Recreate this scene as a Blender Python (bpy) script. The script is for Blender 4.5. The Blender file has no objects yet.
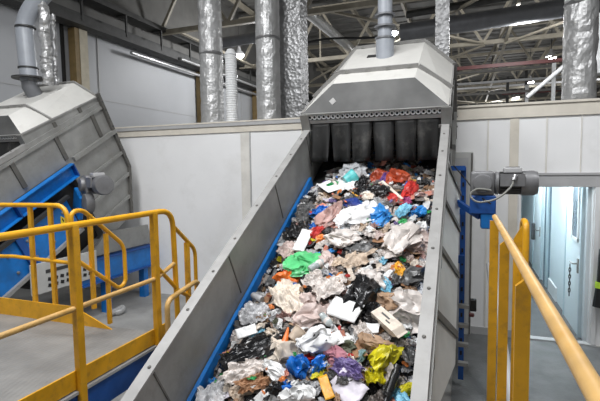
import bpy, bmesh, math, random
from mathutils import Vector, Matrix, Euler, noise
C = bpy.context.scene.collection
rng = random.Random(7)
R = math.radians

# ------------------------------------------------------------------ materials
def mat(name, rgb, rough=.5, metal=0., var=.12, scale=6., bump=0., bscale=30., dirt=None, dirt_amt=0., dscale=2.5, spec=.5, trans=0., coords='Object', crinkle=False):
    m = bpy.data.materials.new(name); m.use_nodes = True
    nt = m.node_tree; b = nt.nodes['Principled BSDF']
    b.inputs['Roughness'].default_value = rough; b.inputs['Metallic'].default_value = metal
    b.inputs['Specular IOR Level'].default_value = spec
    tc = nt.nodes.new('ShaderNodeTexCoord')
    n = nt.nodes.new('ShaderNodeTexNoise'); n.inputs['Scale'].default_value = scale; n.inputs['Detail'].default_value = 5
    nt.links.new(tc.outputs[coords], n.inputs['Vector'])
    ramp = nt.nodes.new('ShaderNodeValToRGB')
    lo = tuple(max(0, c*(1-var)) for c in rgb)+(1,); hi = tuple(min(1, c*(1+var)) for c in rgb)+(1,)
    ramp.color_ramp.elements[0].position = .35; ramp.color_ramp.elements[1].position = .65
    ramp.color_ramp.elements[0].color = lo; ramp.color_ramp.elements[1].color = hi
    nt.links.new(n.outputs['Fac'], ramp.inputs['Fac'])
    out = ramp.outputs['Color']
    if dirt:
        n2 = nt.nodes.new('ShaderNodeTexNoise'); n2.inputs['Scale'].default_value = dscale; n2.inputs['Detail'].default_value = 8; n2.inputs['Roughness'].default_value = .7
        nt.links.new(tc.outputs[coords], n2.inputs['Vector'])
        r2 = nt.nodes.new('ShaderNodeValToRGB'); r2.color_ramp.elements[0].position = .52; r2.color_ramp.elements[1].position = .72
        r2.color_ramp.elements[0].color = (0,0,0,1); r2.color_ramp.elements[1].color = (dirt_amt,)*3+(1,)
        nt.links.new(n2.outputs['Fac'], r2.inputs['Fac'])
        mx = nt.nodes.new('ShaderNodeMix'); mx.data_type = 'RGBA'
        nt.links.new(r2.outputs['Color'], mx.inputs['Factor']); nt.links.new(out, mx.inputs['A'])
        mx.inputs['B'].default_value = tuple(dirt)+(1,)
        out = mx.outputs['Result']
    nt.links.new(out, b.inputs['Base Color'])
    if bump:
        if crinkle == 'ridge':
            t = nt.nodes.new('ShaderNodeTexNoise'); t.noise_type = 'RIDGED_MULTIFRACTAL'; t.inputs['Scale'].default_value = bscale; t.inputs['Detail'].default_value = 3; o = t.outputs['Fac']
        elif crinkle:
            t = nt.nodes.new('ShaderNodeTexVoronoi'); t.inputs['Scale'].default_value = bscale; t.feature = 'F1'; o = t.outputs['Distance']
        else:
            t = nt.nodes.new('ShaderNodeTexNoise'); t.inputs['Scale'].default_value = bscale; t.inputs['Detail'].default_value = 4; o = t.outputs['Fac']
        nt.links.new(tc.outputs[coords], t.inputs['Vector'])
        bp = nt.nodes.new('ShaderNodeBump'); bp.inputs['Strength'].default_value = bump; bp.inputs['Distance'].default_value = .02
        nt.links.new(o, bp.inputs['Height']); nt.links.new(bp.outputs['Normal'], b.inputs['Normal'])
    if trans: b.inputs['Transmission Weight'].default_value = trans
    return m

def lamp_mat(name, rgb, s):
    m = bpy.data.materials.new(name); m.use_nodes = True; nt = m.node_tree
    b = nt.nodes['Principled BSDF']; b.inputs['Base Color'].default_value = (1,1,1,1)
    b.inputs['Emission Color'].default_value = tuple(rgb)+(1,); b.inputs['Emission Strength'].default_value = s
    return m

def plate_mat(name, rgb):
    # chequer plate: raised diagonal lozenges
    m = mat(name, rgb, .5, .25, .15, 3, dirt=(.22,.21,.2), dirt_amt=.6, dscale=1.6)
    nt = m.node_tree; b = nt.nodes['Principled BSDF']; tc = nt.nodes['Texture Coordinate']
    hs = []
    for ang in (R(45), R(-45)):
        mp = nt.nodes.new('ShaderNodeMapping'); mp.inputs['Rotation'].default_value = (0,0,ang); mp.inputs['Scale'].default_value = (34, 11, 1)
        nt.links.new(tc.outputs['Object'], mp.inputs['Vector'])
        v = nt.nodes.new('ShaderNodeTexVoronoi'); v.inputs['Scale'].default_value = 1; v.inputs['Randomness'].default_value = 0
        nt.links.new(mp.outputs['Vector'], v.inputs['Vector']); hs.append(v.outputs['Distance'])
    mi = nt.nodes.new('ShaderNodeMath'); mi.operation = 'MINIMUM'
    nt.links.new(hs[0], mi.inputs[0]); nt.links.new(hs[1], mi.inputs[1])
    bp = nt.nodes.new('ShaderNodeBump'); bp.invert = True; bp.inputs['Strength'].default_value = .5; bp.inputs['Distance'].default_value = .006
    nt.links.new(mi.outputs[0], bp.inputs['Height']); nt.links.new(bp.outputs['Normal'], b.inputs['Normal'])
    return m

def rubbish_mat(name):
    m = bpy.data.materials.new(name); m.use_nodes = True; nt = m.node_tree; b = nt.nodes['Principled BSDF']
    tc = nt.nodes.new('ShaderNodeTexCoord')
    nz = nt.nodes.new('ShaderNodeTexNoise'); nz.inputs['Scale'].default_value = 9
    nt.links.new(tc.outputs['Object'], nz.inputs['Vector'])
    mx = nt.nodes.new('ShaderNodeMix'); mx.data_type = 'VECTOR'; mx.inputs['Factor'].default_value = .12
    nt.links.new(tc.outputs['Object'], mx.inputs['A']); nt.links.new(nz.outputs['Color'], mx.inputs['B'])
    v = nt.nodes.new('ShaderNodeTexVoronoi'); v.inputs['Scale'].default_value = 32
    nt.links.new(mx.outputs['Result'], v.inputs['Vector'])
    sx = nt.nodes.new('ShaderNodeSeparateColor'); nt.links.new(v.outputs['Color'], sx.inputs['Color'])
    rp = nt.nodes.new('ShaderNodeValToRGB'); rp.color_ramp.interpolation = 'CONSTANT'
    cols = [(0,(.02,.02,.02)),(.2,(.07,.055,.045)),(.38,(.16,.12,.09)),(.55,(.25,.23,.21)),(.7,(.4,.38,.36)),(.82,(.03,.03,.035)),(.9,(.3,.2,.15)),(.95,(.04,.1,.25))]
    while len(rp.color_ramp.elements) < len(cols): rp.color_ramp.elements.new(.5)
    for e,(p,c) in zip(rp.color_ramp.elements, cols): e.position = p; e.color = c+(1,)
    nt.links.new(sx.outputs['Red'], rp.inputs['Fac']); nt.links.new(rp.outputs['Color'], b.inputs['Base Color'])
    b.inputs['Roughness'].default_value = .6
    bp = nt.nodes.new('ShaderNodeBump'); bp.inputs['Strength'].default_value = .8; bp.inputs['Distance'].default_value = .03
    nt.links.new(v.outputs['Distance'], bp.inputs['Height']); nt.links.new(bp.outputs['Normal'], b.inputs['Normal'])
    return m

M = {}
M['steel'] = mat('galvanised_steel', (.30,.30,.287), .48, .3, .12, 5, dirt=(.13,.12,.105), dirt_amt=.6)
M['cap'] = mat('worn_cap_steel', (.31,.305,.295), .5, .15, .08, 8, dirt=(.25,.24,.22), dirt_amt=.5, dscale=14)
M['rib'] = mat('dark_rib_steel', (.13,.125,.115), .6, .3, .15)
M['hood'] = mat('hood_sheet', (.60,.59,.555), .55, .1, .06, 3, dirt=(.33,.31,.28), dirt_amt=.4, dscale=3)
M['hoodshade'] = mat('shaded_hood_sheet', (.10,.10,.097), .45, .1, .25, 2.2, spec=.3)  # hood sheet again, darkened to paint the shade on the front panel
M['darksteel'] = mat('dark_steel', (.05,.05,.05), .5, .3)
M['blue'] = mat('blue_paint', (.006,.165,.52), .4, 0, .15, 6, dirt=(.03,.08,.2), dirt_amt=.5)
M['deepblue'] = mat('deep_blue_paint', (.01,.075,.30), .45, 0, .15, 6)
M['yellow'] = mat('yellow_paint', (.74,.37,.013), .38, 0, .1, 7, dirt=(.28,.15,.04), dirt_amt=.6, dscale=9)
M['paleyellow'] = mat('worn_yellow_paint', (.60,.37,.13), .42, 0, .12, 9, dirt=(.6,.3,.03), dirt_amt=.7, dscale=6)
M['panel'] = mat('white_sandwich_panel', (.83,.83,.825), .42, 0, .03, 1.2, dirt=(.6,.59,.56), dirt_amt=.35, dscale=1.4)
M['trim'] = mat('beige_trim', (.68,.635,.55), .5, 0, .06, 4, dirt=(.4,.36,.29), dirt_amt=.4)
M['seam'] = mat('panel_joint_strip', (.72,.70,.65), .5, 0, .05, 4, dirt=(.5,.47,.42), dirt_amt=.4)
M['greytrim'] = mat('grey_trim', (.42,.42,.42), .5, 0, .05)
M['greypanel'] = mat('grey_cabinet_paint', (.5,.5,.48), .45, 0, .05)
M['corrfloor'] = mat('corridor_floor', (.075,.077,.078), .5, 0, .15, 3, dirt=(.11,.11,.11), dirt_amt=.6)
M['concrete'] = mat('concrete_floor', (.33,.325,.31), .65, 0, .12, 2.5, bump=.15, bscale=25, dirt=(.2,.2,.19), dirt_amt=.6, dscale=1.2)
M['darkfloor'] = mat('dark_floor_surface', (.14,.145,.145), .55, .1, .2, 3, bump=.2, bscale=40, dirt=(.2,.2,.2), dirt_amt=.6)
M['plate'] = plate_mat('chequer_plate', (.25,.245,.235))
M['rubber'] = mat('black_rubber', (.011,.011,.0105), .55, 0, .2, 4, dirt=(.10,.095,.085), dirt_amt=.8, dscale=3)
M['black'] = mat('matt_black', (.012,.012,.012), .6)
M['foil'] = mat('aluminium_foil', (.46,.46,.455), .42, .55, .08, 6, bump=.28, bscale=20, crinkle=True)
M['foilgrey'] = mat('dull_foil', (.28,.28,.28), .42, .7, .1, 6, bump=.5, bscale=16, crinkle=True)
M['pipe'] = mat('grey_plastic_pipe', (.30,.32,.35), .35, 0, .06)
M['pipedark'] = mat('dark_grey_duct', (.16,.165,.175), .45, .2, .08)
M['white'] = mat('white_paint', (.75,.76,.76), .4, 0, .03)
M['galvpipe'] = mat('bright_pipe', (.55,.55,.55), .3, .7, .08)
M['truss'] = mat('beige_truss_paint', (.31,.28,.22), .6, 0, .15, 3)
M['roof'] = mat('dark_roof_sheet', (.15,.147,.138), .7, 0, .12, 2)
M['hallwall'] = mat('hall_wall_panel', (.42,.43,.445), .5, 0, .05, .7)
M['darkbeam'] = mat('dark_beam', (.05,.05,.048), .6, .1, .2)
M['redpaint'] = mat('red_pipe_paint', (.09,.017,.015), .5)
M['column'] = mat('cream_column', (.50,.45,.34), .6, 0, .08)
M['brownwood'] = mat('brown_column_edge', (.22,.15,.06), .6)
M['motorgrey'] = mat('motor_grey', (.20,.20,.205), .45, .2, .12, 8, dirt=(.1,.1,.1), dirt_amt=.5)
M['motordark'] = mat('motor_dark_fins', (.06,.06,.06), .5, .2)
M['cable'] = mat('grey_cable', (.22,.22,.2), .5)
M['corr'] = mat('pale_blue_panel', (.68,.75,.775), .4, 0, .03, 1)
M['corrtrim'] = mat('pale_blue_trim', (.48,.58,.62), .4, 0, .03)
M['corrdark'] = mat('slate_trim', (.16,.22,.26), .4)
M['glass'] = mat('grey_window_glass', (.16,.2,.24), .1, 0, .3, 3)
M['hivis'] = mat('hi_vis_yellow', (.5,.75,.05), .6)
M['warn'] = mat('warning_yellow', (.8,.6,.02), .5)
M['lens'] = lamp_mat('lamp_lens', (.93,.97,1), 30)
M['corrlens'] = lamp_mat('corridor_lamp_lens', (.9,.97,1), 6)
M['heap'] = rubbish_mat('packed_rubbish')

def trash(name, rgb, rough=.38, dirt=.5, var=.22, sc=16):
    M['t_'+name] = mat('rubbish_'+name, rgb, rough, 0, var, sc, bump=.5, bscale=15, crinkle='ridge', dirt=(.17,.12,.085), dirt_amt=dirt, dscale=8)
for a in [('green',(.10,.52,.19),.3,.1),('green2',(.03,.33,.09)),('orange',(.78,.17,.02)),('orange2',(.70,.22,.05)),('cream',(.72,.63,.53)),('greydk',(.10,.10,.10),.3),
          ('greylt',(.40,.41,.42),.35),('black',(.012,.012,.013),.26,.2),('white',(.78,.78,.77),.42,.18),('trans',(.64,.585,.545),.3,.4),('yellow',(.62,.55,.015),.35,.25),
          ('cyan',(.22,.52,.68)),('blue',(.008,.14,.52),.3,.12),('azure',(.03,.24,.62),.3,.12),('navy',(.012,.035,.2)),('pink',(.42,.17,.21),.6),('violet',(.16,.12,.28)),
          ('amber',(.72,.34,.02)),('lilac',(.62,.58,.64),.5,.1),('tissue',(.62,.54,.45),.6),('brown',(.33,.17,.085),.6),('silver',(.48,.48,.49),.25),('beige',(.55,.44,.34),.5),
          ('teal',(.10,.50,.50),.35,.1),('rust',(.36,.055,.02)),('purple',(.12,.06,.22)),('red',(.52,.035,.03)),('magenta',(.36,.05,.16)),('brick',(.2,.045,.025)),
          ('pinkwh',(.58,.46,.42),.35),('rose',(.44,.27,.24),.35),('salmon',(.62,.25,.18)),('kraft',(.36,.23,.14),.6),('tealdk',(.16,.26,.26)),('olive',(.06,.065,.035),.6),
          ('clear',(.45,.5,.5),.12,.1),('greenb',(.02,.2,.06),.15,.1),('mid',(.25,.22,.20),.4)]:
    trash(*a)

M['t_spotted'] = mat('rubbish_spotted_white', (.74,.74,.74), .5, 0, .08, 9, bump=.4, bscale=12, crinkle='ridge')
_nt = M['t_spotted'].node_tree; _b = _nt.nodes['Principled BSDF']; _v = _nt.nodes.new('ShaderNodeTexVoronoi'); _v.inputs['Scale'].default_value = 17
_nt.links.new(_nt.nodes['Texture Coordinate'].outputs['Object'], _v.inputs['Vector'])
_l = _nt.nodes.new('ShaderNodeMath'); _l.operation = 'LESS_THAN'; _l.inputs[1].default_value = .16; _nt.links.new(_v.outputs['Distance'], _l.inputs[0])
_x = _nt.nodes.new('ShaderNodeMix'); _x.data_type = 'RGBA'; _nt.links.new(_l.outputs[0], _x.inputs['Factor']); _nt.links.new(_b.inputs['Base Color'].links[0].from_socket, _x.inputs['A']); _x.inputs['B'].default_value = (.01,.01,.012,1)
_nt.links.new(_x.outputs['Result'], _b.inputs['Base Color'])
# ------------------------------------------------------------------ mesh helpers
class MB:
    def __init__(s): s.bm = bmesh.new()
    def box(s, c, d, rot=None, bev=0., seg=1):
        r = bmesh.ops.create_cube(s.bm, size=1)
        vs = r['verts']
        for v in vs: v.co = Vector((v.co.x*d[0], v.co.y*d[1], v.co.z*d[2]))
        if bev:
            es = {e for v in vs for e in v.link_edges}
            q = bmesh.ops.bevel(s.bm, geom=list(es), offset=bev, segments=seg, affect='EDGES', profile=.6)
            vs = list({v for f in q['faces'] for v in f.verts} | {v for v in vs if v.is_valid})
        T = Matrix.Translation(Vector(c)) @ (rot.to_matrix().to_4x4() if isinstance(rot, Euler) else (rot or Matrix.Identity(4)))
        bmesh.ops.transform(s.bm, matrix=T, verts=vs)
        return s
    def bar(s, a, b, w, h, up=(0,0,1)):
        a = Vector(a); b = Vector(b); d = b-a; L = d.length; z = d.normalized()
        x = Vector(up).cross(z)
        if x.length < 1e-4: x = Vector((1,0,0)).cross(z)
        x.normalize(); y = z.cross(x)
        m = Matrix((x,y,z)).transposed().to_4x4()
        return s.box((a+b)/2, (w,h,L), m)
    def poly(s, pts):
        s.bm.faces.new([s.bm.verts.new(p) for p in pts]); return s
    def prism(s, pts, d):
        d = Vector(d); n = len(pts)
        a = [s.bm.verts.new(Vector(p)) for p in pts]; b = [s.bm.verts.new(Vector(p)+d) for p in pts]
        s.bm.faces.new(a[::-1]); s.bm.faces.new(b)
        for i in range(n): s.bm.faces.new((a[i], a[(i+1)%n], b[(i+1)%n], b[i]))
        return s
    def tube(s, pts, r, seg=10, closed=False, cap=True):
        pts = [Vector(p) for p in pts]; n = len(pts); rings = []; prev = None
        for i in range(n):
            if closed: t = pts[(i+1)%n]-pts[i-1]
            else: t = pts[min(i+1,n-1)]-pts[max(i-1,0)]
            t.normalize()
            if prev is None:
                x = t.orthogonal().normalized()
            else:
                x = (prev - t*prev.dot(t)).normalized()
            prev = x; y = t.cross(x)
            rr = r[i] if isinstance(r, (list, tuple)) else r
            rings.append([s.bm.verts.new(pts[i]+x*math.cos(2*math.pi*k/seg)*rr+y*math.sin(2*math.pi*k/seg)*rr) for k in range(seg)])
        m = n if closed else n-1
        for i in range(m):
            A = rings[i]; B = rings[(i+1)%n]
            for k in range(seg): s.bm.faces.new((A[k], A[(k+1)%seg], B[(k+1)%seg], B[k]))
        if cap and not closed:
            s.bm.faces.new(rings[0][::-1]); s.bm.faces.new(rings[-1])
        return s
    def lathe(s, prof, T=None, seg=20):
        T = T or Matrix.Identity(4)
        rings = [[s.bm.verts.new(T @ Vector((r*math.cos(2*math.pi*k/seg), r*math.sin(2*math.pi*k/seg), z))) for k in range(seg)] for r,z in prof]
        for A,B in zip(rings, rings[1:]):
            for k in range(seg): s.bm.faces.new((A[k], A[(k+1)%seg], B[(k+1)%seg], B[k]))
        if prof[0][0] > 1e-5: s.bm.faces.new(rings[0][::-1])
        if prof[-1][0] > 1e-5: s.bm.faces.new(rings[-1])
        return s
    def mesh(s, name, material, smooth=False):
        bmesh.ops.remove_doubles(s.bm, verts=s.bm.verts, dist=1e-6)
        bmesh.ops.recalc_face_normals(s.bm, faces=s.bm.faces)
        me = bpy.data.meshes.new(name); s.bm.to_mesh(me); s.bm.free()
        me.materials.append(material)
        if smooth:
            me.polygons.foreach_set('use_smooth', [True]*len(me.polygons))
            me.set_sharp_from_angle(angle=R(38))
        return me
    def build(s, name, material, parent=None, smooth=False, label=None):
        o = bpy.data.objects.new(name, s.mesh(name, material, smooth)); C.objects.link(o)
        if parent: o.parent = parent
        if label: o['label'] = label
        return o

def fillet(pts, r, n=6, closed=False):
    pts = [Vector(p) for p in pts]; out = []
    N = len(pts)
    for i in range(N):
        if not closed and i in (0, N-1): out.append(pts[i]); continue
        p = pts[i]; a = pts[i-1]-p; b = pts[(i+1)%N]-p
        rr = min(r, a.length*.48, b.length*.48); a.normalize(); b.normalize()
        A = p+a*rr; B = p+b*rr
        for k in range(n+1):
            t = k/n; out.append(A*(1-t)**2 + p*2*t*(1-t) + B*t*t)
    return out

def thing(name, label, cat, loc=(0,0,0), rot=(0,0,0), group=None):
    o = bpy.data.objects.new(name, None); C.objects.link(o); o.location = loc; o.rotation_euler = rot
    o.empty_display_size = .1
    return tag(o, label, cat, group)
def tag(o, label, cat, group=None, kind=None):
    o['label'] = label; o['category'] = cat
    if group: o['group'] = group
    if kind: o['kind'] = kind
    return o
def struct(name, mb, m, smooth=False):
    o = mb.build(name, m, None, smooth); o['kind'] = 'structure'; return o
def dup(root, loc, rot=None, label=None, group=None):
    def cp(o, parent):
        c = o.copy(); C.objects.link(c)
        if parent: c.parent = parent
        for ch in [x for x in C.objects if x.parent == o]: cp(ch, c)
        return c
    r = cp(root, None); r.location = loc
    if rot: r.rotation_euler = rot
    if label: r['label'] = label
    if group: r['group'] = group
    return r

# ------------------------------------------------------------------ camera
f = 445.; yaw = R(20.3); pit = R(4.36); rol = R(.8); ZC = 2.43
fw = Vector((-math.sin(yaw)*math.cos(pit), math.cos(yaw)*math.cos(pit), -math.sin(pit)))
r0 = Vector((math.cos(yaw), math.sin(yaw), 0)); u0 = r0.cross(fw)
rr = r0*math.cos(rol)-u0*math.sin(rol); uu = u0*math.cos(rol)+r0*math.sin(rol)
cam = bpy.data.cameras.new('camera'); co = bpy.data.objects.new('camera', cam); C.objects.link(co)
cam.sensor_fit = 'HORIZONTAL'; cam.sensor_width = 36; cam.lens = 36*f/600; cam.clip_start = .05; cam.clip_end = 200
mw = Matrix((rr, uu, -fw)).transposed().to_4x4(); mw.translation = (0,0,ZC); co.matrix_world = mw
bpy.context.scene.camera = co

# ------------------------------------------------------------------ setting: cabin walls, floor, hall
struct('floor', MB().box((2,18,-.1), (26,52,.2)), M['concrete'])
struct('trim_1', MB().box((1.9,5.65,.006), (4.0,2.05,.012)), M['darkfloor'])           # darker floor area before the door
struct('trim_2', MB().box((1.15,6.74,.02), (1.0,.12,.02)), M['greytrim'])               # threshold strip
YW, YL, ZT = 6.74, 7.05, 3.22
wl = struct('wall_left', MB().box((-5.2,YL+.06,ZT/2), (8.6,.12,ZT)), M['panel'])
w = MB(); w.box((.27,YW+.06,ZT/2), (.90,.12,ZT)); w.box((2.85,YW+.06,ZT/2), (2.54,.12,ZT)); w.box((1.15,YW+.06,(2.11+ZT)/2), (.86,.12,ZT-2.11))
struct('wall_right', w, M['panel'])
struct('wall_return', MB().box((-.5,YL+.06,ZT/2), (.72,.12,ZT)), M['panel'])
struct('trim_3', MB().box((-5.2,YL-.012,ZT-.085), (8.6,.03,.17)).box((-5.2,YL+.05,ZT+.01), (8.6,.2,.03)), M['trim'])
struct('trim_4', MB().box((2.0,YW-.012,ZT-.085), (4.3,.03,.17)).box((2.0,YW+.05,ZT+.01), (4.3,.2,.03)), M['trim'])
for i,(x,wd) in enumerate(((-3.62,.17),(-2.5,.13))):
    struct('trim_%d'%(5+i), MB().box((x,YL-.006,1.52), (wd,.012,3.04)), M['seam'])
struct('trim_8', MB().box((-3.52,YL-.008,1.52), (.02,.016,3.04)), M['greytrim'])
struct('trim_9', MB().box((.63,YW-.006,1.52), (.11,.012,3.04)), M['trim'])
struct('trim_10', MB().box((1.02,YW-.006,2.66), (.02,.012,.76)).box((.3,YW-.006,1.52), (.02,.012,3.04)).box((1.42,YW-.006,2.66),(.012,.012,.76)), M['seam'])
struct('trim_11', MB().box((2.3,YW-.015,2.2), (3.3,.03,.17)).box((2.3,YW-.02,2.285), (3.3,.05,.03)), M['greytrim'])     # door head rail
struct('trim_12', MB().box((1.62,YW-.01,1.055), (.055,.06,2.11)).box((.715,YW+.02,1.055), (.03,.1,2.11)), M['white'])       # jambs
struct('baseboard_right', MB().box((.25,YW-.012,.05), (.9,.024,.1)), M['greytrim'])
struct('trim_13', MB().box((-.8,10,ZT-.03), (17.4,6.0,.06)), M['greytrim'])                # cabin roof deck
# corridor behind the door
XC = 1.54
struct('wall_corridor', MB().box((XC+.05,10.4,1.3), (.1,7.1,2.6)), M['corr'])
struct('wall_corridor_far', MB().box((1.1,13.9,1.3), (1.0,.1,2.6)), M['corr'])
struct('wall_corridor_near', MB().box((.66,10.4,1.3), (.1,7.1,2.6)), M['corr'])
struct('trim_14', MB().box((1.1,10.4,.008), (.9,7.1,.016)), M['corrfloor'])
struct('trim_15', MB().box((XC-.01,9.72,1.2), (.03,.16,2.4)), M['corrtrim'])
struct('trim_16', MB().box((XC-.012,9.95,1.2), (.03,.10,2.4)).box((XC-.012,9.45,1.2), (.03,.03,2.4)), M['corrdark'])
struct('trim_17', MB().box((XC-.012,9.05,.13), (.025,.75,.26)), M['white'])
def corridor_door(n, y0, y1, win):
    d = MB().box((XC-.012,(y0+y1)/2,1.03), (.03,y1-y0,2.06), None, .006).build('door_%d'%n, M['corr']); d['kind'] = 'structure'
    fr = MB()
    for y in (y0,y1): fr.box((XC-.018,y,1.05), (.045,.05,2.12))
    fr.build('door_frame', M['corrtrim'], d)
    if win:
        a,b = win; wf = MB()
        for y in (a,b): wf.box((XC-.035,y,1.75), (.02,.05,.84))
        for z in (1.34,2.15): wf.box((XC-.035,(a+b)/2,z), (.02,b-a+.05,.05))
        wf.build('window_frame', M['white'], d)
        MB().box((XC-.028,(a+b)/2,1.75), (.012,b-a,.80)).build('window_pane', M['glass'], d)
    hy = y0+.16 if n == 2 else y0+.12
    h = MB(); h.box((XC-.035,hy,.99), (.02,.05,.2)); h.tube([(XC-.03,hy,1.02),(XC-.1,hy,1.02),(XC-.1,hy+.16,1.02)], .012, 8)
    h.build('door_handle', M['steel'], d)
    return d
corridor_door(1, 6.98, 7.95, (7.15,7.5))
corridor_door(2, 10.3, 11.4, None)
t = thing('door_gasket_bundle', 'dark grey chain hanging from the corridor door handle nearest the doorway', 'chain', (XC-.11,7.2,.62))
t.name = 'hanging_chain'
for k in range(9):
    tt = MB(); z = .34-k*.05
    tt.tube([(.012*math.cos(a*math.pi/5)*(1 if k%2 else .3), .02*math.cos(a*math.pi/5)*(.3 if k%2 else 1), z+.032*math.sin(a*math.pi/5)) for a in range(10)], .008, 6, closed=True)
    tt.build('chain_link', M['motordark'], t)
tag(MB().box((XC-.09,11.0,.92), (.07,.12,.36), None, .02, 2).build('bag_on_handle', M['motordark']), 'small dark bag hanging on the far corridor door', 'bag')
for i,y in enumerate((7.8, 10.2)):
    L = thing('corridor_lamp', ('ceiling lamp just inside the corridor doorway','ceiling lamp farther along the corridor')[i], 'lamp', (1.12,y,2.5))
    MB().box((0,0,.03), (.3,.9,.05)).build('housing', M['white'], L); MB().box((0,0,0), (.26,.86,.02)).build('diffuser', M['corrlens'], L)
    ld = bpy.data.lights.new('corridor_light', 'AREA'); ld.shape = 'RECTANGLE'; ld.size = .26; ld.size_y = .86; ld.energy = 42; ld.color = (.86,.95,1)
    lo = bpy.data.objects.new('corridor_light', ld); C.objects.link(lo); lo.parent = L; lo.location = (0,0,-.02)
struct('ceiling_corridor', MB().box((1.1,10.4,2.58), (.9,7.1,.05)), M['white'])
# black coat with hi-vis band beside the doorway
t = thing('work_coat', 'black work coat with hi-vis band hanging beside the doorway', 'coat', (1.80,6.6,1.12))
b = MB(); b.tube([(0,0,.28),(0,0,.2),(0,0,-.2),(0,0,-.55)], [.06,.17,.19,.22], 14)
for v in b.bm.verts: v.co.y *= .4; v.co += Vector((.03*noise.noise(v.co*9),0,0))
b.build('coat_body', M['black'], t, True)
b = MB(); b.tube([(0,0,-.22),(0,0,-.3)], [.2,.205], 14)
for v in b.bm.verts: v.co.y *= .42
b.build('hi_vis_band', M['hivis'], t, True, 'bright yellow band')
tag(MB().tube([(1.80,6.74,1.42),(1.80,6.62,1.42),(1.80,6.6,1.45)], .01, 8).build('coat_hook', M['steel']), 'small hook on the wall carrying the black coat', 'hook')

# grey electrical cabinet against the wall behind the drive
t = thing('wall_cabinet', 'tall grey cabinet on the white wall behind the blue drive bracket', 'cabinet', (-.03,6.68,0))
MB().box((0,0,1.3), (.28,.12,2.6), None, .006).build('cabinet_body', M['greypanel'], t)
MB().box((-.02,-.062,1.32), (.2,.012,2.4)).build('cabinet_door', M['greytrim'], t)
MB().box((.125,-.065,1.3), (.02,.014,2.56)).build('cabinet_edge', M['rib'], t)

# hall shell
XH = -9.5
struct('wall_hall_left', MB().box((XH-.1,20,3.05), (.2,50,6.1)), M['hallwall'])
struct('wall_hall_left_upper', MB().box((XH-.1,20,7.7), (.2,50,3.2)), M['roof'])
struct('wall_hall_far', MB().box((3,44,4.6), (26,.2,9.2)), M['roof'])
struct('wall_hall_right', MB().box((15.5,24,4.6), (.2,42,9.2)), M['roof'])
rf = MB().box((3,20,9.3), (25.5,50,.1))
for k in range(60): rf.box((3, -4+k*.82, 9.22), (25.3,.14,.06))
struct('ceiling', rf, M['roof'])
for i,y in enumerate((8.66,)): struct('trim_18', MB().box((XH+.01,y,3.05), (.03,.10,6.1)), M['black'])
s = MB()
for y in (9.82, 15.6, 18.2, 21.4, 24.5): s.box((XH+.01,y,3.05), (.03,.05,6.1))
for z in (2.1, 4.35): s.box((XH+.006,18,z), (.012,34,.02))
struct('trim_19', s, M['greytrim'])
for i,y in enumerate((8.98,14.7,19.4)):
    c = thing('hall_column', ('cream hall column nearest the left conveyor','cream hall column behind the leftmost tall foil duct','cream hall column farthest back along the left hall wall')[i], 'column', (XH+.16,y,0))
    MB().box((0,.1,3.0), (.24,.26,6.0)).build('column_shaft', M['column'], c); MB().box((0,-.1,3.0), (.22,.14,6.0)).build('column_edge', M['brownwood'], c, label='brown edge strip')
# cable tray run on the left hall wall
t = thing('cable_tray', 'dark cable tray with drop brackets along the upper left hall wall', 'cable tray', (XH+.35,18,6.7))
MB().box((0,0,.05), (.4,30,.03)).box((-.2,0,.1), (.02,30,.14)).box((.2,0,.1), (.02,30,.14)).build('tray', M['darkbeam'], t)
for k in range(14):
    b = MB(); y = -9.2+k*1.55; b.box((.2,y,-.28), (.05,.05,.62)); b.box((.03,y,.02), (.36,.05,.05)); b.build('drop_bracket', M['darkbeam'], t)
tag(MB().box((XH+.35,18,6.12), (.42,30,.22)).box((XH+.18,18,6.4),(.04,30,.08)).build('tray_beam', M['darkbeam']), 'dark horizontal beam below the cable tray on the left hall wall', 'beam')
for i,(x,z,r) in enumerate(((XH+.3,5.82,.055),(XH+.62,6.05,.05))):
    tag(MB().tube([(x,10.8+i*2,z),(x,40,z)], r, 10).build('conduit_pipe', M['galvpipe'], None, True), ('bright steel pipe lower along the left hall wall under the beam','bright steel pipe running level with the dark wall beam')[i], 'pipe')

# roof trusses
names = ['nearest roof truss, just beyond the ducts','second roof truss from the hoods','third roof truss from the hoods','fourth roof truss from the hoods','fifth roof truss, near the far wall','rearmost roof truss against the far wall']
for i,y in enumerate((12.2,17.6,23,28.4,33.8,39.2)):
    zb, zt, x0, x1 = 6.75, 8.75, -9.2, 15.2
    t = thing('roof_truss', 'beige steel lattice, '+names[i], 'truss', (3,y,zb))
    MB().box(((x0+x1)/2-3,0,0), (x1-x0,.14,.14)).build('bottom_chord', M['truss'], t)
    MB().box(((x0+x1)/2-3,0,zt-zb), (x1-x0,.16,.16)).build('top_chord', M['truss'], t)
    n = 10; st = (x1-x0)/n
    for k in range(n):
        xa = x0+k*st-3
        MB().bar((xa,0,0), (xa+st/2,0,zt-zb), .09, .09).build('web_member', M['truss'], t)
        MB().bar((xa+st/2,0,zt-zb), (xa+st,0,0), .09, .09).build('web_member', M['truss'], t)
        if k % 2: MB().bar((xa+st/2,.0,0), (xa+st/2,0,zt-zb), .06, .06).build('web_member', M['truss'], t)
for k in range(12):
    o = MB().box((-8.6+k*2.05,22,8.98), (.10,42,.20)).build('roof_purlin', M['truss']); tag(o, 'long beige roof purlin running away under the dark roof sheets', 'purlin', 'purlins under the roof')
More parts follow.
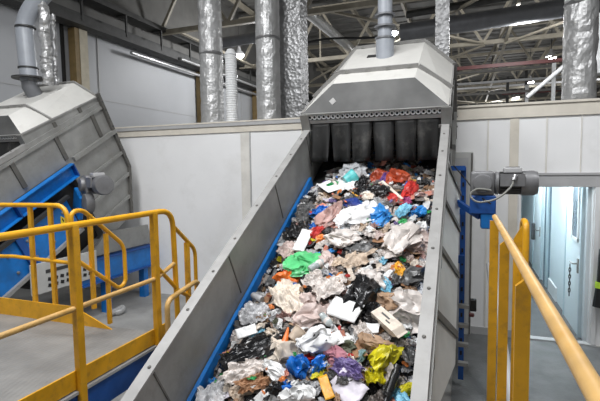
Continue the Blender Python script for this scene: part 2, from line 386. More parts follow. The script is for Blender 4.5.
for i,y in enumerate((12.2,17.6,23,28.4)):
    for k in range(4):
        xa = -8.5+k*4.9; sgn = 1 if k % 2 else -1
        o = MB().bar((xa,y,6.72), (xa+sgn*0+4.2,y+5.4,6.72) if sgn > 0 else (xa,y+5.4,6.72), .09, .06).bar((xa+4.2,y,6.66), (xa,y+5.4,6.66), .09, .06).build('wind_brace', M['truss'])
        tag(o, 'beige diagonal bracing laid between two roof trusses', 'brace', 'bracing between the trusses')
# hanging services in the roof space
tag(MB().tube([(-4.6,11.6,7.1),(-4.2,18,7.0),(-3.4,30,7.0)], .16, 12).build('roof_duct', M['galvpipe'], None, True), 'grey round duct running away under the roof above the hood', 'duct')
b = MB(); b.tube([(-1.8,13.5,6.27),(3.2,13.5,6.45)], .24, 18)
o = b.build('roof_duct', M['pipedark'], None, True); tag(o, 'thick dark grey duct hung across the hall beside the right foil duct', 'duct')
tag(MB().tube([(-1.6,13.2,6.66),(3.2,13.2,6.9)], .1, 10).build('roof_pipe', M['darkbeam'], None, True), 'black pipe above the thick dark grey duct', 'pipe')
tag(MB().tube(fillet([(-7.2,12.5,6.3),(-5.9,12.5,6.35),(-5.6,12.5,6.2)],.2), .16, 12).build('roof_duct', M['pipedark'], None, True), 'short grey duct behind the two round foil ducts', 'duct')
b = MB(); pts = [(-4.37+k*.11*2.2, 12, 5.86+.06*math.sin(k*.5)-.02*k*(9-k)*.03) for k in range(11)]
tag(b.tube(pts, .03, 8).build('hanging_cable', M['black'], None, True), 'black cable slung behind the grey exhaust pipe', 'cable')
tag(MB().box((1.35,17,5.8), (3.6,.1,.12)).build('red_beam', M['redpaint']), 'dark red pipe run above the right cabin wall, the upper one', 'pipe')
tag(MB().box((2.6,21,5.4), (2.3,.1,.12)).build('red_beam', M['redpaint']), 'dark red pipe run above the right cabin wall, the lower one', 'pipe')
tag(MB().tube([(1.9,16.6,4.6),(3.5,16.6,6.0)], .07, 10).build('sloping_pipe', M['white'], None, True), 'white sloping pipe left of the right foil duct', 'pipe')
for i,(x,y,z0,z1) in enumerate(((3.05,19,4.4,6.2),(2.4,21,4.2,5.7),(3.6,15.3,5.0,6.9),(1.9,24,4.4,6.6),(2.7,24,4.4,7))):
    tag(MB().box((x,y,(z0+z1)/2), (.12,.12,z1-z0)).build('hanger_post', M['white' if i<3 else 'darkbeam']), ('pale hanger post under the upper red pipe','pale hanger post under the lower red pipe','pale hanger post right of the right foil duct','dark hanger post left of the pale hangers','dark hanger post between the pale hangers')[i], 'post')
for i,(y,z,n) in enumerate(((20,5.3,'lowest'),(20,5.75,'second'),(20,6.2,'third'),(26,6.5,'farthest'))):
    tag(MB().box((4,y,z), (12,.08,.09)).build('service_rail', M['greytrim' if i%2 else 'rib']), 'thin steel rail crossing behind the right foil duct, '+n+' of its stack', 'rail')

# high-bay lamps
def lamp(loc, label):
    t = thing('high_bay_lamp', label, 'lamp', loc, group='high-bay lamps')
    MB().lathe([(.06,.32),(.08,.2),(.22,.06),(.24,0),(.22,0)], seg=16).build('housing', M['greytrim'], t, True)
    MB().lathe([(0,-.13),(.10,-.12),(.17,-.07),(.2,-.01),(.215,.01),(0,.012)], seg=16).build('lens', M['lens'], t, True)
    MB().tube([(0,0,.3),(0,0,1.8)], .015, 6).build('hanger', M['darkbeam'], t)
    return t
for loc,lab in (((-8.5,16.2,6.9),'round lamp glowing between the two left foil ducts'),((-2.37,15.6,6.9),'lamp glowing right beside the grey exhaust pipe'),((3.37,21.7,6.9),'lamp left of the right foil duct, just above the upper red pipe'),
                ((3.32,27.8,6.9),'lamp below the red pipe, middle of the distant row'),((3.19,33.6,6.9),'smallest lamp, farthest down the distant row'),((3.55,15.4,6.9),'lamp at the upper corner right of the right foil duct')):
    lamp(loc, lab)

# foil ducts standing on the cabin roof
def foil(name, label, x, y, r, z0, z1, m, seg=28, crink=.007, square=None, bands=()):
    t = thing(name, label, 'duct', (x,y,z0)); b = MB(); n = 70
    if square:
        sx, sy = square
        pr = [(-sx,-sy),(0,-sy),(sx,-sy),(sx,0),(sx,sy),(0,sy),(-sx,sy),(-sx,0)]
        rings = [[b.bm.verts.new((px,py,(z1-z0)*i/n)) for px,py in pr] for i in range(n+1)]
        for A,B in zip(rings, rings[1:]):
            for k in range(8): b.bm.faces.new((A[k],A[(k+1)%8],B[(k+1)%8],B[k]))
    else:
        b.tube([(0,0,(z1-z0)*i/n) for i in range(n+1)], r, seg)
    for v in b.bm.verts:
        d = Vector((v.co.x, v.co.y, 0))
        if d.length > .02:
            q = v.co*6+Vector((x*9,0,0))
            v.co += d.normalized()*crink*(1.5-3.2*abs(noise.noise(q))+noise.noise(q*2.3))
    b.build('foil_sleeve', M[m], t, False)
    for z in bands:
        if square: MB().box((0,0,z), (square[0]*2.12,square[1]*2.12,.07)).build('band', M['foilgrey'], t)
        else: MB().lathe([(r*1.02,z-.03),(r*1.08,z),(r*1.02,z+.03)], seg=24).build('band', M['foilgrey'], t, True)
    return t
foil('foil_duct','leftmost of the tall silver foil wrapped round ducts on the cabin roof', -4.50,7.45,.21,3.2,8.9,'foil',bands=(1.35,))
foil('foil_duct','silver foil wrapped round duct, second from the left on the cabin roof', -3.33,7.45,.21,3.2,8.9,'foil',bands=(1.5,))
foil('foil_duct','square silver foil duct right behind the second round foil duct', -3.06,7.95,.2,3.2,8.9,'foilgrey',square=(.24,.2),bands=(.42,))
foil('foil_duct','wide silver foil wrapped duct at the right, standing over the doorway', 1.475,7.25,.20,3.2,8.9,'foil',crink=.009,bands=(1.4,))
foil('foil_duct','narrow dull foil duct just behind the right hood', -.36,7.6,.12,3.2,8.9,'foilgrey',square=(.10,.08))
b = MB(); n = 60; b.tube([(0,0,1.25*i/n) for i in range(n+1)], [.10+(.008 if i%2 else 0) for i in range(n+1)], 20)
t = thing('ribbed_hose', 'white ribbed hose standing right of the leftmost foil duct', 'hose', (-4.0,7.3,3.2)); b.build('hose_body', M['white'], t, True); MB().lathe([(.10,1.25),(.12,1.26),(.06,1.36),(0,1.37)], seg=16).build('hose_cap', M['white'], t, True)

# ------------------------------------------------------------------ inclined conveyors (local frame: x across, y up the slope, z off the belt)
A = R(29); O = Vector((-.956,4.9,2.829)); HW = .80
LO = Vector((-6.62,4.6,2.785))
def conveyor(label):
    t = thing('inclined_conveyor', label, 'conveyor', O, (A,0,0))
    u0, u1 = -5.2, 1.65
    for sx in (-1,1):
        MB().box((sx*(HW-.035),(u0+u1)/2,-.285), (.05,u1-u0,.57)).build('side_wall', M['steel'], t); sw = [o for o in C.objects if o.parent == t][-1]
        b = MB(); b.box((sx*(HW-.036),(u0+.02)/2,.006), (.078,.02-u0,.016)); b.box((sx*(HW-.004),(u0+.02)/2,-.025), (.012,.02-u0,.06))
        cr = b.build('cap_rail', M['cap'], t)
        for k in range(11):
            MB().lathe([(.010,.012),(.012,.016),(.006,.02),(0,.02)], Matrix.Translation((sx*(HW-.04), -4.6+k*.44+.06*math.sin(k*5), .002)), 8).build('bolt', M['rib'], cr)
        # stiffening ribs, outside
        for k in range(8):
            MB().box((sx*(HW+.0),-4.48+k*.83,-.3), (.03,.07,.40)).build('gusset', M['rib'], sw)
        b = MB(); b.box((sx*(HW+.0),(u0+u1)/2,-.09), (.03,u1-u0,.05)); b.build('side_rail', M['steel'], t)
        b = MB(); b.box((sx*(HW+.02),(.6+u1)/2,-.55), (.06,u1-.6,.07)); b.build('lower_rail', M['steel'], t)
        # inner blue skirt
        MB().box((sx*(HW-.085),(u0-.28)/2,-.525), (.03,-.28-u0,.16)).build('blue_skirt', M['blue'], t)
        for k in range(5):
            MB().box((sx*(HW-.062),-4.3+k*1.05,-.21), (.006,.012,.38)).build('seam', M['rib'], sw)
    MB().box((0,(u0+u1)/2,-.60), (HW*2-.02,u1-u0,.05)).build('belt', M['rubber'], t)
    pf = [(.48,-.57),(1.65,-.57),(1.65,-1.25),(1.2,-2.06),(.48,-2.06)]
    MB().prism([(-HW,y_,z_) for y_,z_ in pf], (2*HW,0,0)).build('discharge_chute', M['steel'], t)
    for z_,y1 in ((-.95,1.65),(-1.36,1.58),(-1.72,1.38)):
        for sx in (-1,1): MB().box((sx*(HW+.02),(.48+y1)/2,z_), (.04,y1-.48,.05)).build('chute_rail', M['steel'], t)
    for sx in (-1,1):
        MB().box((sx*(HW+.022),1.62,-.55), (.05,.06,1.4)).build('end_flange', M['rib'], t)
        MB().bar((sx*(HW+.022),1.63,-1.24), (sx*(HW+.022),1.18,-2.06), .05, .05).build('end_flange', M['rib'], t)
    for k in range(9):
        b = MB(); b.lathe([(.012,0),(.012,.012),(0,.014)], Matrix.Translation((HW+.045,1.62,.0-k*.15)) @ Matrix.Rotation(R(90),4,'Y'), 8); b.build('bolt', M['motordark'], t)
    return t
cv = conveyor('inclined grey conveyor full of mixed waste in the middle')

def hood(label):
    t = thing('extraction_hood', label, 'hood', O, (A,0,0))
    w0, w1, wt, xt, ub, ut, ue = .20, .12, .45, .45, .05, .27, 1.65
    h = HW
    MB().poly([(-h,ub,w0),(h,ub,w0),(xt,ut,wt),(-xt,ut,wt)]).build('front_panel', M['hoodshade'], t)
    MB().poly([(-xt,ut,wt),(xt,ut,wt),(xt,ue,wt),(-xt,ue,wt)]).build('top_panel', M['hood'], t)
    for s in (-1,1):
        MB().poly([(s*h,ub,w0),(s*h,ue,w1),(s*xt,ue,wt),(s*xt,ut,wt)]).build('slope_panel', M['hood'], t)
        MB().prism([(s*(h-.012),ub,-.05),(s*(h-.012),ue,-.05),(s*(h-.012),ue,w1),(s*(h-.012),ub,w0)], (.012,0,0)).build('skirt', M['steel'], t)
        MB().bar((s*(h+.006),ub,w0), (s*(h+.006),ue,w1), .03, .014, (1,0,0)).build('seam_lip', M['cap'], t)
        for uu_ in (.62,1.18): MB().box((s*(h+.006),uu_,.04), (.02,.06,.15)).build('skirt_rib', M['rib'], t)
        MB().box((s*(h-.03),.035,.085), (.10,.03,.22)).build('corner_bracket', M['steel'], t)
        MB().box((s*(h-.055),.012,-.04), (.10,.012,.10)).build('bracket_plate', M['steel'], t)
    MB().poly([(-h,ue,-.1),(h,ue,-.1),(h,ue,w1),(xt,ue,wt),(-xt,ue,wt),(-h,ue,w1)]).build('back_panel', M['hood'], t)
    for uf,hh in ((.60,.05),(1.64,.04)):
        wq = w0+(w1-w0)*(uf-ub)/(ue-ub); d = wt-wq
        b = MB()
        b.box((0,uf,wt+hh/2), (xt*2+.02,.02,hh))
        for s in (-1,1):
            n = Vector((s*d,0,(h-xt))).normalized()*hh
            p = [Vector((s*xt,uf-.01,wt)),Vector((s*h,uf-.01,wq)),Vector((s*h,uf-.01,wq))+n,Vector((s*xt,uf-.01,wt))+n]
            b.prism(p, (0,.02,0))
        sf = b.build('seam_flange', M['cap'], t)
        for x in (-.36,-.12,.12,.36):
            MB().box((x,uf-.012,wt+hh*.6), (.035,.02,.03)).build('flange_clip', M['steel'], sf)
    # front edge lip + row of round hooks the flaps hang on
    MB().box((0,.045,w0-.008), (h*2,.03,.02)).build('front_lip', M['steel'], t)
    MB().box((0,.075,.145), (h*2-.1,.012,.10)).build('hook_plate', M['black'], t)
    rail = MB().box((0,.05,.098), (h*2-.16,.022,.038)).build('curtain_rail', M['cap'], t)
    for k in range(27):
        x = -h+.09+k*(2*h-.18)/26
        MB().tube([(x+.021*math.cos(a*math.pi/5),.05,.152+.024*math.sin(a*math.pi/5)) for a in range(10)], .0085, 6, closed=True).build('curtain_ring', M['white'], rail)
    Ri = Matrix.Rotation(-A,4,'X')
    for k in range(6):
        wd = .236; x = -h+.08+.122+k*.2392
        b = MB(); g = [[None]*7 for _ in range(9)]
        for i in range(9):
            for j in range(7):
                s_ = i/8; q = j/6-.5
                p = Vector((q*wd*(1-.17*s_)+.012*s_*math.sin(k*2.3), (.02+.03*s_)*math.cos(q*6+k)*s_+.03*s_*math.sin(k*1.7), -.455*s_))
                p = Ri @ p
                g[i][j] = b.bm.verts.new((x+p.x, .065+p.y, .085+p.z))
        for i in range(8):
            for j in range(6): b.bm.faces.new((g[i][j],g[i][j+1],g[i+1][j+1],g[i+1][j]))
        o = b.build('rubber_flap', M['rubber'], rail, True)
        md = o.modifiers.new('thick','SOLIDIFY'); md.thickness = .008
    # sticker on the front panel
    nrm = Vector((0,-(wt-w0),(ut-ub))).normalized(); yv = Vector((0,ut-ub,wt-w0)).normalized()
    m4 = Matrix((Vector((1,0,0)),yv,nrm)).transposed().to_4x4(); m4.translation = Vector((-.44,.135,.2966))+nrm*.003
    MB().box((0,0,0), (.06,.06,.003), m4 @ Matrix.Rotation(R(40),4,'Z')).build('sticker', M['cap'], t)
    MB().box((-.14,1.22,wt+.004), (.17,.1,.006)).build('patch_plate', M['darksteel'], t)
    return t
hd = hood('grey extraction hood with rubber flaps over the middle conveyor')

hd2 = dup(hd, LO+Vector((-.03,0,-.02)), label='extraction hood of the left conveyor, seen from its side'); hd2.scale = (1,1,.84)
cv2 = dup(cv, LO, label='left inclined conveyor seen from its side behind the yellow railing')
b = thing('support_channel', 'blue steel channel running along the side of the left conveyor', 'channel', LO, (A,0,0))
MB().box((HW+.02,-2.35,-.68), (.02,5.7,.22)).build('web_plate', M['blue'], b)
for z_ in (-.575,-.785): MB().box((HW+.06,-2.35,z_), (.10,5.7,.014)).build('channel_lip', M['blue'], b)
for yy in (.49,-.65,-1.8,-2.95,-4.1): MB().box((HW+.06,yy,-.68), (.10,.02,.22)).build('stiffener', M['deepblue'], b)
for sx in (1,):
    b = thing('skirt_plate', 'grey ribbed lower plate under the right side of the middle conveyor', 'plate', O, (A,0,0))
    wu, wl, xo = -.10, -.62, .115
    p = [(HW,-3.3,wu),(HW,-.45,wu),(HW+xo,-.45,wl),(HW+xo,-2.45,wl)]
    MB().prism(p, (-.012,0,-.004)).build('plate_panel', M['greypanel'], b)
    for k in range(4):
        uu_ = -2.5+k*.62; MB().bar((HW+.012,uu_,wu), (HW+xo+.01,uu_+.3,wl), .012, .05, (0,1,0)).build('plate_rib', M['rib'], b)
# black sheets added behind the flaps to stand in for the shade there
tag(MB().box((0,0,0),(1.44,.02,.58)).build('shade_sheet', M['black']), 'black sheet added as shade behind the rubber flaps of the middle conveyor', 'plate').matrix_world = Matrix.Translation(O) @ Matrix.Rotation(A,4,'X') @ Matrix.Translation((0,1.3,-.26))
tag(MB().box((0,0,0),(1.44,.02,.58)).build('shade_sheet', M['black']), 'black sheet added as shade behind the rubber flaps of the left conveyor', 'plate').matrix_world = Matrix.Translation(LO) @ Matrix.Rotation(A,4,'X') @ Matrix.Translation((0,1.3,-.26))

# exhaust pipes
t = thing('exhaust_pipe', 'grey plastic exhaust pipe rising from the middle hood', 'pipe', (-.955,5.73,3.74))
MB().tube([(0,0,-.02),(0,0,.26)], .112, 24).build('lower_sleeve', M['pipe'], t, True)
MB().tube([(0,0,.24),(0,0,4.6)], .09, 24).build('pipe_body', M['pipe'], t, True)
for z,r in ((.26,.125),(.40,.13),(.54,.125)): MB().tube([(0,0,z),(0,0,z+.022)], r, 24).build('collar', M['pipedark'], t, True)
t = thing('exhaust_pipe', 'grey exhaust pipe with elbow above the left hood', 'pipe', (-6.6,5.35,3.6))
MB().tube([(.02,.1,.0),(.0,0,.18),(0,0,.3)], .12, 20).build('lower_sleeve', M['pipedark'], t, True)
MB().tube(fillet([(0,0,.26),(-.06,0,1.22),(.25,.1,1.62),(1.3,.45,2.4)], .3), .135, 20).build('pipe_body', M['pipe'], t, True)
for z,r in ((.3,.25),(.46,.15),(1.1,.152)): MB().tube([(-.02*z,0,z),(-.02*z,0,z+.022)], r, 24).build('collar', M['darksteel'], t, True)
t = thing('foil_hose', 'crinkled foil hose hanging beside the left exhaust pipe', 'hose', (-6.33,5.45,3.8))
b = MB(); n=60; b.tube([(.0+.02*math.sin(i*.4),0,1.75*i/n) for i in range(n+1)], [.08+.018*noise.noise(Vector((i*.7,3,1))) for i in range(n+1)], 14)
for v in b.bm.verts: v.co += Vector((noise.noise(v.co*14),noise.noise(v.co*14+Vector((5,0,0))),0))*.02
b.build('hose_body', M['foil'], t)
b = MB(); b.tube([(.13+.01*math.sin(i*.7),.05,1.1*i/40) for i in range(41)], [.035+.01*noise.noise(Vector((i*.9,8,1))) for i in range(41)], 10); b.build('thin_hose', M['foilgrey'], t)
b = MB(); b.tube([(-.2,0,1.7),(-.2,0,3.2)], [.12,.14], 14)
for v in b.bm.verts: v.co += Vector((noise.noise(v.co*11),0,0))*.02
b.build('upper_sleeve', M['foil'], t)

# gear motors
def gear_motor(label, loc, rz):
    t = thing('gear_motor', label, 'motor', loc, (0,0,rz))
    b = MB(); b.box((.10,0,.0), (.20,.22,.22), None, .03, 3); b.lathe([(.085,0),(.085,.03),(.075,.05),(.04,.055)], Matrix.Translation((.10,-.10,0)) @ Matrix.Rotation(R(90),4,'X'), 20)
    b.build('gearbox', M['motorgrey'], t, True)
    b = MB(); b.lathe([(.09,.2),(.105,.215),(.105,.235),(.085,.25)], Matrix.Rotation(R(90),4,'Y'), 24); b.build('flange', M['motorgrey'], t, True)
    b = MB()
    b.lathe([(.085,.24),(.088,.25),(.088,.43),(.085,.44)], Matrix.Rotation(R(90),4,'Y'), 24)
    for k in range(20):
        a = k*2*math.pi/20; b.box((.34,.094*math.cos(a),.094*math.sin(a)), (.19,.018 if abs(math.cos(a))>.7 else .006,.018 if abs(math.sin(a))>.7 else .006))
    b.build('finned_body', M['motordark'], t)
    b = MB(); b.lathe([(.108,.42),(.112,.43),(.112,.52),(.10,.555),(.06,.56)], Matrix.Rotation(R(90),4,'Y'), 24); b.build('fan_cover', M['motorgrey'], t, True)
    b = MB(); b.box((.35,-.02,.115), (.15,.13,.05), None, .012, 2); tb = b.build('terminal_box', M['greytrim'], t); MB().box((.35,-.02,.143), (.11,.09,.008)).build('box_lid', M['motorgrey'], tb)
    b = MB(); b.box((.345,-.112,.03), (.20,.02,.11)); b.build('side_cover', M['motorgrey'], t)
    return t
gm = gear_motor('grey gear motor on the blue bracket beside the middle conveyor', (.055,4.45,2.255), 0)
b = MB(); b.tube(fillet([(.36,-.125,.06),(.34,-.16,-.02),(.22,-.2,-.14),(.05,-.2,-.17),(-.02,-.18,-.10),(.05,-.16,-.04),(.17,-.15,-.06)], .08), .009, 8); b.build('power_cable', M['cable'], gm, True)
MB().tube([(.365,-.128,.075),(.35,-.15,.03)], .017, 10).build('cable_gland', M['galvpipe'], gm, True)
gm2 = gear_motor('grey gear motor on the left conveyor, above the yellow railing', (-5.48,5.40,2.20), R(-30)); gm2.scale = (1.3,1.3,1.3)
b = MB(); b.box((-.09,-.13,-.23), (.30,.05,.30), Euler((R(0),R(25),0)), .01); b.build('blue_foot', M['blue'], gm2)
MB().lathe([(.11,0),(.11,.09),(.05,.10)], Matrix.Translation((.22,-.05,-.21)) @ Matrix.Rotation(R(90),4,'X'), 20).build('shaft_cover', M['motorgrey'], gm2, True)
t = thing('drive_bracket', 'deep blue bracket carrying the gear motor of the middle conveyor', 'bracket', (.06,4.45,2.0))
MB().box((.10,0,.06), (.22,.22,.17), None, .01).build('motor_seat', M['deepblue'], t)
MB().box((.15,-.02,-.09), (.13,.16,.14), None, .01).build('seat_foot', M['blue'], t)
MB().bar((-.13,.2,.06), (.08,.0,-.06), .04, .05).build('arm', M['deepblue'], t)
t = thing('slotted_upright', 'deep blue slotted upright frame against the right side of the middle conveyor', 'frame', (-.06,5.0,.0))
b = MB(); b.box((.05,0,1.25), (.055,.05,2.3)); b.build('upright', M['deepblue'], t)
b = MB(); b.box((-.02,-.05,2.39), (.18,.05,.05)); b.build('arm', M['deepblue'], t)
b = MB(); b.box((-.03,-.1,1.44), (.2,.06,.08)); b.build('arm', M['deepblue'], t)
MB().box((-.03,-.08,1.94), (.2,.05,.06)).build('arm', M['deepblue'], t)
for k in range(14): MB().box((.05,-.027,.4+k*.14), (.02,.006,.045)).build('slot', M['black'], t)
for k in range(4):
    b = MB(); b.box((.07,-.3,.4+k*.2), (.10,.06,.035)); b.build('clamp', M['steel'], t)
tag(MB().box((.10,4.7,1.02), (.06,.06,.12), None, .008).build('switch_box', M['black']), 'small black switch box low beside the blue slotted upright', 'switch')
tag(MB().box((.085,4.66,.93), (.05,.03,.04), None, .008).build('pull_switch', M['redpaint']), 'small red switch under the black switch box', 'switch')
tag(MB().tube([(-.1,4.55,2.42),(-.0,4.6,2.3),(.12,4.4,2.14),(.22,4.24,2.08)], .007, 6).build('loose_cable', M['black'], None, True), 'thin black cable running down to the blue drive bracket', 'cable')

# left conveyor low machinery
t = thing('side_plate', 'big blue bolted side plate low on the left conveyor', 'plate', LO+Vector((HW+.12,0,0)), (A,0,0))
MB().box((0,-1.3,-1.2), (.03,2.7,.56)).build('plate_panel', M['blue'], t)
MB().box((.03,-1.3,-1.5), (.07,2.7,.05)).build('lower_flange', M['cap'], t)
MB().box((.03,-1.3,-.92), (.06,2.8,.05), None).build('upper_flange', M['darksteel'], t)
MB().box((.03,-.9,-1.2), (.05,.10,.5)).build('stiffener', M['deepblue'], t)
for k in range(8):
    for z in (-1.08,-1.36): MB().lathe([(.022,.016),(.022,.03),(.012,.036),(0,.037)], Matrix.Translation((0,-2.5+k*.34,z)) @ Matrix.Rotation(R(90),4,'Y'), 8).build('bolt', M['motorgrey'], t)
b = MB(); b.prism([(.02,-.25,-1.24),(.02,-.09,-1.24),(.02,-.17,-1.10)], (.004,0,0)); b.build('warning_triangle', M['warn'], t, label='yellow warning triangle sticker')
MB().box((.022,-.17,-1.175), (.006,.02,.06)).build('warning_mark', M['black'], t)
t = thing('shade_block', 'black block added as shade under the left conveyor', 'machine', LO, (A,0,0))  # black block added in place of the shade under the belt
MB().prism([(-.7,-1.7,-.66),(-.7,.44,-.66),(-.7,.44,-1.95),(-.7,-.9,-1.95)], (1.4,0,0)).build('shade_fill', M['black'], t)
t = thing('machine_guard', 'grey guard panel with two rows of slots beneath the left conveyor', 'guard', (-5.62,4.98,.9))
MB().box((0,0,0), (.03,1.18,.44), None, .006).build('panel', M['greypanel'], t)
for k in range(8):
    for z in (-.04,-.13): MB().box((.017,-.3+k*.105,z), (.006,.06,.05), Euler((R(-12),0,0))).build('slot', M['black'], t)
MB().box((.017,-.05,.08), (.006,.62,.05)).build('long_slot', M['darksteel'], t)
t = thing('transfer_conveyor', 'low blue framed transfer conveyor under the left chute', 'conveyor', (-5.72,6.1,0))
MB().box((0,.05,.76), (.16,1.75,.36)).build('side_beam', M['blue'], t)
MB().box((0,.05,.955), (.22,1.75,.03)).box((.09,.05,.58), (.06,1.75,.03)).build('beam_flange', M['deepblue'], t)
b = MB(); b.prism([(-.03,-.65,1.0),(-.03,.85,1.0),(-.03,.85,1.36),(-.03,-.2,1.36)], (.06,0,0)); b.build('hopper_plate', M['steel'], t)
for y in (-.25,.7): MB().box((0,y,.29), (.12,.12,.58)).build('leg', M['blue'], t)
tag(MB().tube(fillet([(-5.45,5.6,.05),(-5.4,5.9,.1),(-5.35,5.75,.04),(-5.5,5.7,.07)],.1), .05, 10).build('foil_scrap', M['foil']), 'crumpled foil scrap on the floor by the blue conveyor leg', 'scrap')

# ------------------------------------------------------------------ left work platform, railings, stair
XD, YD, ZD = -2.41, 3.16, .98
t = thing('work_platform', 'raised chequer plate platform with yellow toe board in front of the left conveyor', 'platform', (-3.8,1.2,0))
def L_(x,y,z): return (x+3.8,y-1.2,z)
MB().box(L_((XD-5.4)/2, (YD-1.2)/2, ZD-.015), (5.4+XD,YD+1.2,.03)).build('deck_plate', M['plate'], t)
MB().box(L_(XD+.0,(YD-1.2)/2,ZD-.03), (.05,YD+1.2,.02)).build('edge_strip', M['greytrim'], t)
MB().box(L_(XD-.02,(YD-1.2)/2,ZD-.14), (.06,YD+1.2,.19)).build('side_beam', M['deepblue'], t)
MB().box(L_(XD,(YD-1.2)/2,ZD+.055), (.014,YD+1.2,.125)).build('toe_board', M['yellow'], t)
b = MB(); b.prism([L_(-5.4,3.09,ZD),L_(-2.98,3.09,ZD),L_(-3.42,3.09,ZD+.17),L_(-5.4,3.09,ZD+.17)], (0,.012,0)); b.build('toe_board', M['yellow'], t)
for x,y in ((-5.2,-.9),(-5.2,2.9),(-2.55,-.9),(-2.55,2.9)): MB().box(L_(x,y,.47), (.1,.1,.94)).build('leg', M['deepblue'], t)
RZ = 2.07
t = thing('guard_rail', 'yellow guard rail along the platform edge next to the middle conveyor', 'railing', (XD,1,ZD))
def G(y,z): return (0.02,y-1,z-ZD)
MB().tube(fillet([G(-.8,RZ-.01),G(3.24,RZ),G(3.27,ZD-.02)], .16), .0235, 12).build('top_rail', M['yellow'], t, True)
MB().tube([G(-.8,1.52),G(3.0,1.52),G(3.26,1.60)], .0185, 10).build('mid_rail', M['paleyellow'], t, True)
for y in (-.2,2.19,2.99): 
    b = MB(); b.box(G(y,(RZ+.84)/2), (.05,.055,RZ-.84), None, .004); b.build('post', M['yellow'], t)
t = thing('stair_rail', 'yellow looped stair handrail going down beside the white wall', 'railing', (XD,3.25,ZD))
def G2(y,z): return (.02,y-3.25,z-ZD)
MB().tube(fillet([G2(3.24,1.93),G2(3.57,1.66),G2(3.57,1.17),G2(3.30,1.33),G2(2.99,1.63)], .07), .0185, 10).build('loop', M['yellow'], t, True)
MB().box(G2(3.44,1.2), (.03,.05,1.1)).build('post', M['yellow'], t)
t = thing('stair_rail', 'yellow looped stair handrail on the far side of the stair, before the blue conveyor', 'railing', (-3.14,3.2,ZD))
def G3(y,z): return (0,y-3.2,z-ZD)
MB().tube(fillet([G3(2.86,ZD),G3(2.86,2.07),G3(2.98,2.08),G3(3.2,1.9),G3(3.47,1.68),G3(3.47,1.31),G3(3.38,1.27),G3(2.88,1.66)], .09), .02, 10).build('loop', M['yellow'], t, True)
for y in (3.06,3.24): MB().box(G3(y,1.40+(.2 if y<3.1 else 0)), (.03,.035,.86 if y>3.1 else .86)).build('post', M['yellow'], t)
t = thing('guard_rail', 'yellow guard rail along the back edge of the platform', 'railing', (-4.4,3.09,ZD))
def G4(x,z): return (x+4.4,0.02,z-ZD)
MB().tube(fillet([G4(-5.4,2.08),G4(-3.46,2.10),G4(-3.44,ZD)], .14), .0225, 12).build('top_rail', M['yellow'], t, True)
MB().tube([G4(-5.4,1.52),G4(-4.2,1.58),G4(-3.45,1.56)], .0185, 10).build('mid_rail', M['yellow'], t, True)
for x in (-5.1,-3.93,-3.67): MB().box(G4(x,(2.08+ZD)/2), (.042,.03,2.08-ZD)).build('post', M['yellow'], t)
t = thing('low_loop_rail', 'small yellow tube loop beside the stair, half hidden by the conveyor side', 'railing', (-2.25,3.0,0))
MB().tube(fillet([(0,-.06,0),(0,-.06,1.36),(0,.4,1.42),(0,.4,0)], .08), .022, 10).build('loop', M['paleyellow'], t, True)
t = thing('metal_stair', 'short grey metal stair leading down from the platform', 'stair', (-2.78,3.2,0))
for k in range(4): MB().box((0,.12+k*.27,.78-k*.2), (.66,.25,.03)).build('tread', M['plate'], t)
for s in (-1,1): MB().prism([(s*.35,0,.80),(s*.35,1.25,0),(s*.35,1.25,.0),(s*.35,1.05,0),(s*.35,0,.62)], (.012,0,0)).build('stringer', M['yellow'], t)
tag(MB().box((-2.1,2.6,.02), (.5,2.4,.04)).build('floor_grating', M['darkfloor']), 'dark floor grating between platform and middle conveyor', 'grating')

# ------------------------------------------------------------------ right hand railing
t = thing('guard_rail', 'thick worn yellow handrail nearest the camera at the right', 'railing', (.192,2,0))
def H(y,z): return (0,y-2,z)
MB().tube([H(-.4,2.08),H(3.19,2.08)], .0175, 16).build('top_rail', M['paleyellow'], t, True)
for y,xa,xb in ((3.12,.160,.213),(2.44,.173,.218),(1.62,.166,.213)):
    b = MB(); p = [(xa-.192,y-2,0),(xb-.192,y-2,0),(xb-.192,y-2,2.062),(xa-.192,y-2,2.062 if y>3 else 2.02)]
    b.prism(p, (0,.022,0)); b.build('post', M['yellow'], t)
tag(MB().tube([(.18,2.42,1.2),(.18,1.6,1.2)], .012, 8).build('rail_tie', M['yellow']), 'thin yellow tie rod between the near handrail posts', 'rod')
t = thing('loop_rail', 'yellow looped rail end in front of the doorway, behind the near handrail', 'railing', (.474,4.1,0))
MB().tube(fillet([(0,-.12,0),(0,-.12,1.95),(0,.1,1.95),(0,.1,0)], .09), .026, 12).build('loop', M['yellow'], t, True)
b = MB(); b.prism([(-.08,-.02,0),(-.02,-.02,0),(-.02,-.02,1.91),(-.08,-.02,1.80)], (0,.02,0)); b.build('post', M['yellow'], t)
tag(MB().tube([(.30,5.6,1.25),(.46,4.25,.03)], .05, 10).build('white_batten', M['white'], None, True), 'white sloping pole seen between the near yellow rail posts', 'pole')
# ------------------------------------------------------------------ the waste
FM = Matrix.Translation(O) @ Matrix.Rotation(A,4,'X')
def heap_w(x, u):
    w = -.52 + .125*(1-(x/.72)**2) + .045*noise.noise(Vector((x*3.2,u*3.2,1))) + .03*noise.noise(Vector((x*8,u*8,4)))
    if u > -.7: w -= .12*min(1,(u+.7)/.6)
    return w
b = MB(); NX, NU = 70, 240; g = []
for i in range(NU+1):
    u = -4.6+5.6*i/NU
    row = []
    for j in range(NX+1):
        x = -.695+1.41*j/NX
        w = heap_w(x,u) - .03 + .025*(1-2*abs(noise.noise(Vector((x*13,u*13,2))))) + .012*noise.noise(Vector((x*30,u*30,7)))
        row.append(b.bm.verts.new((x,u,w)))
    g.append(row)
for i in range(NU):
    for j in range(NX): b.bm.faces.new((g[i][j],g[i][j+1],g[i+1][j+1],g[i+1][j]))
hp = b.build('packed_rubbish', M['heap']); hp.matrix_world = FM
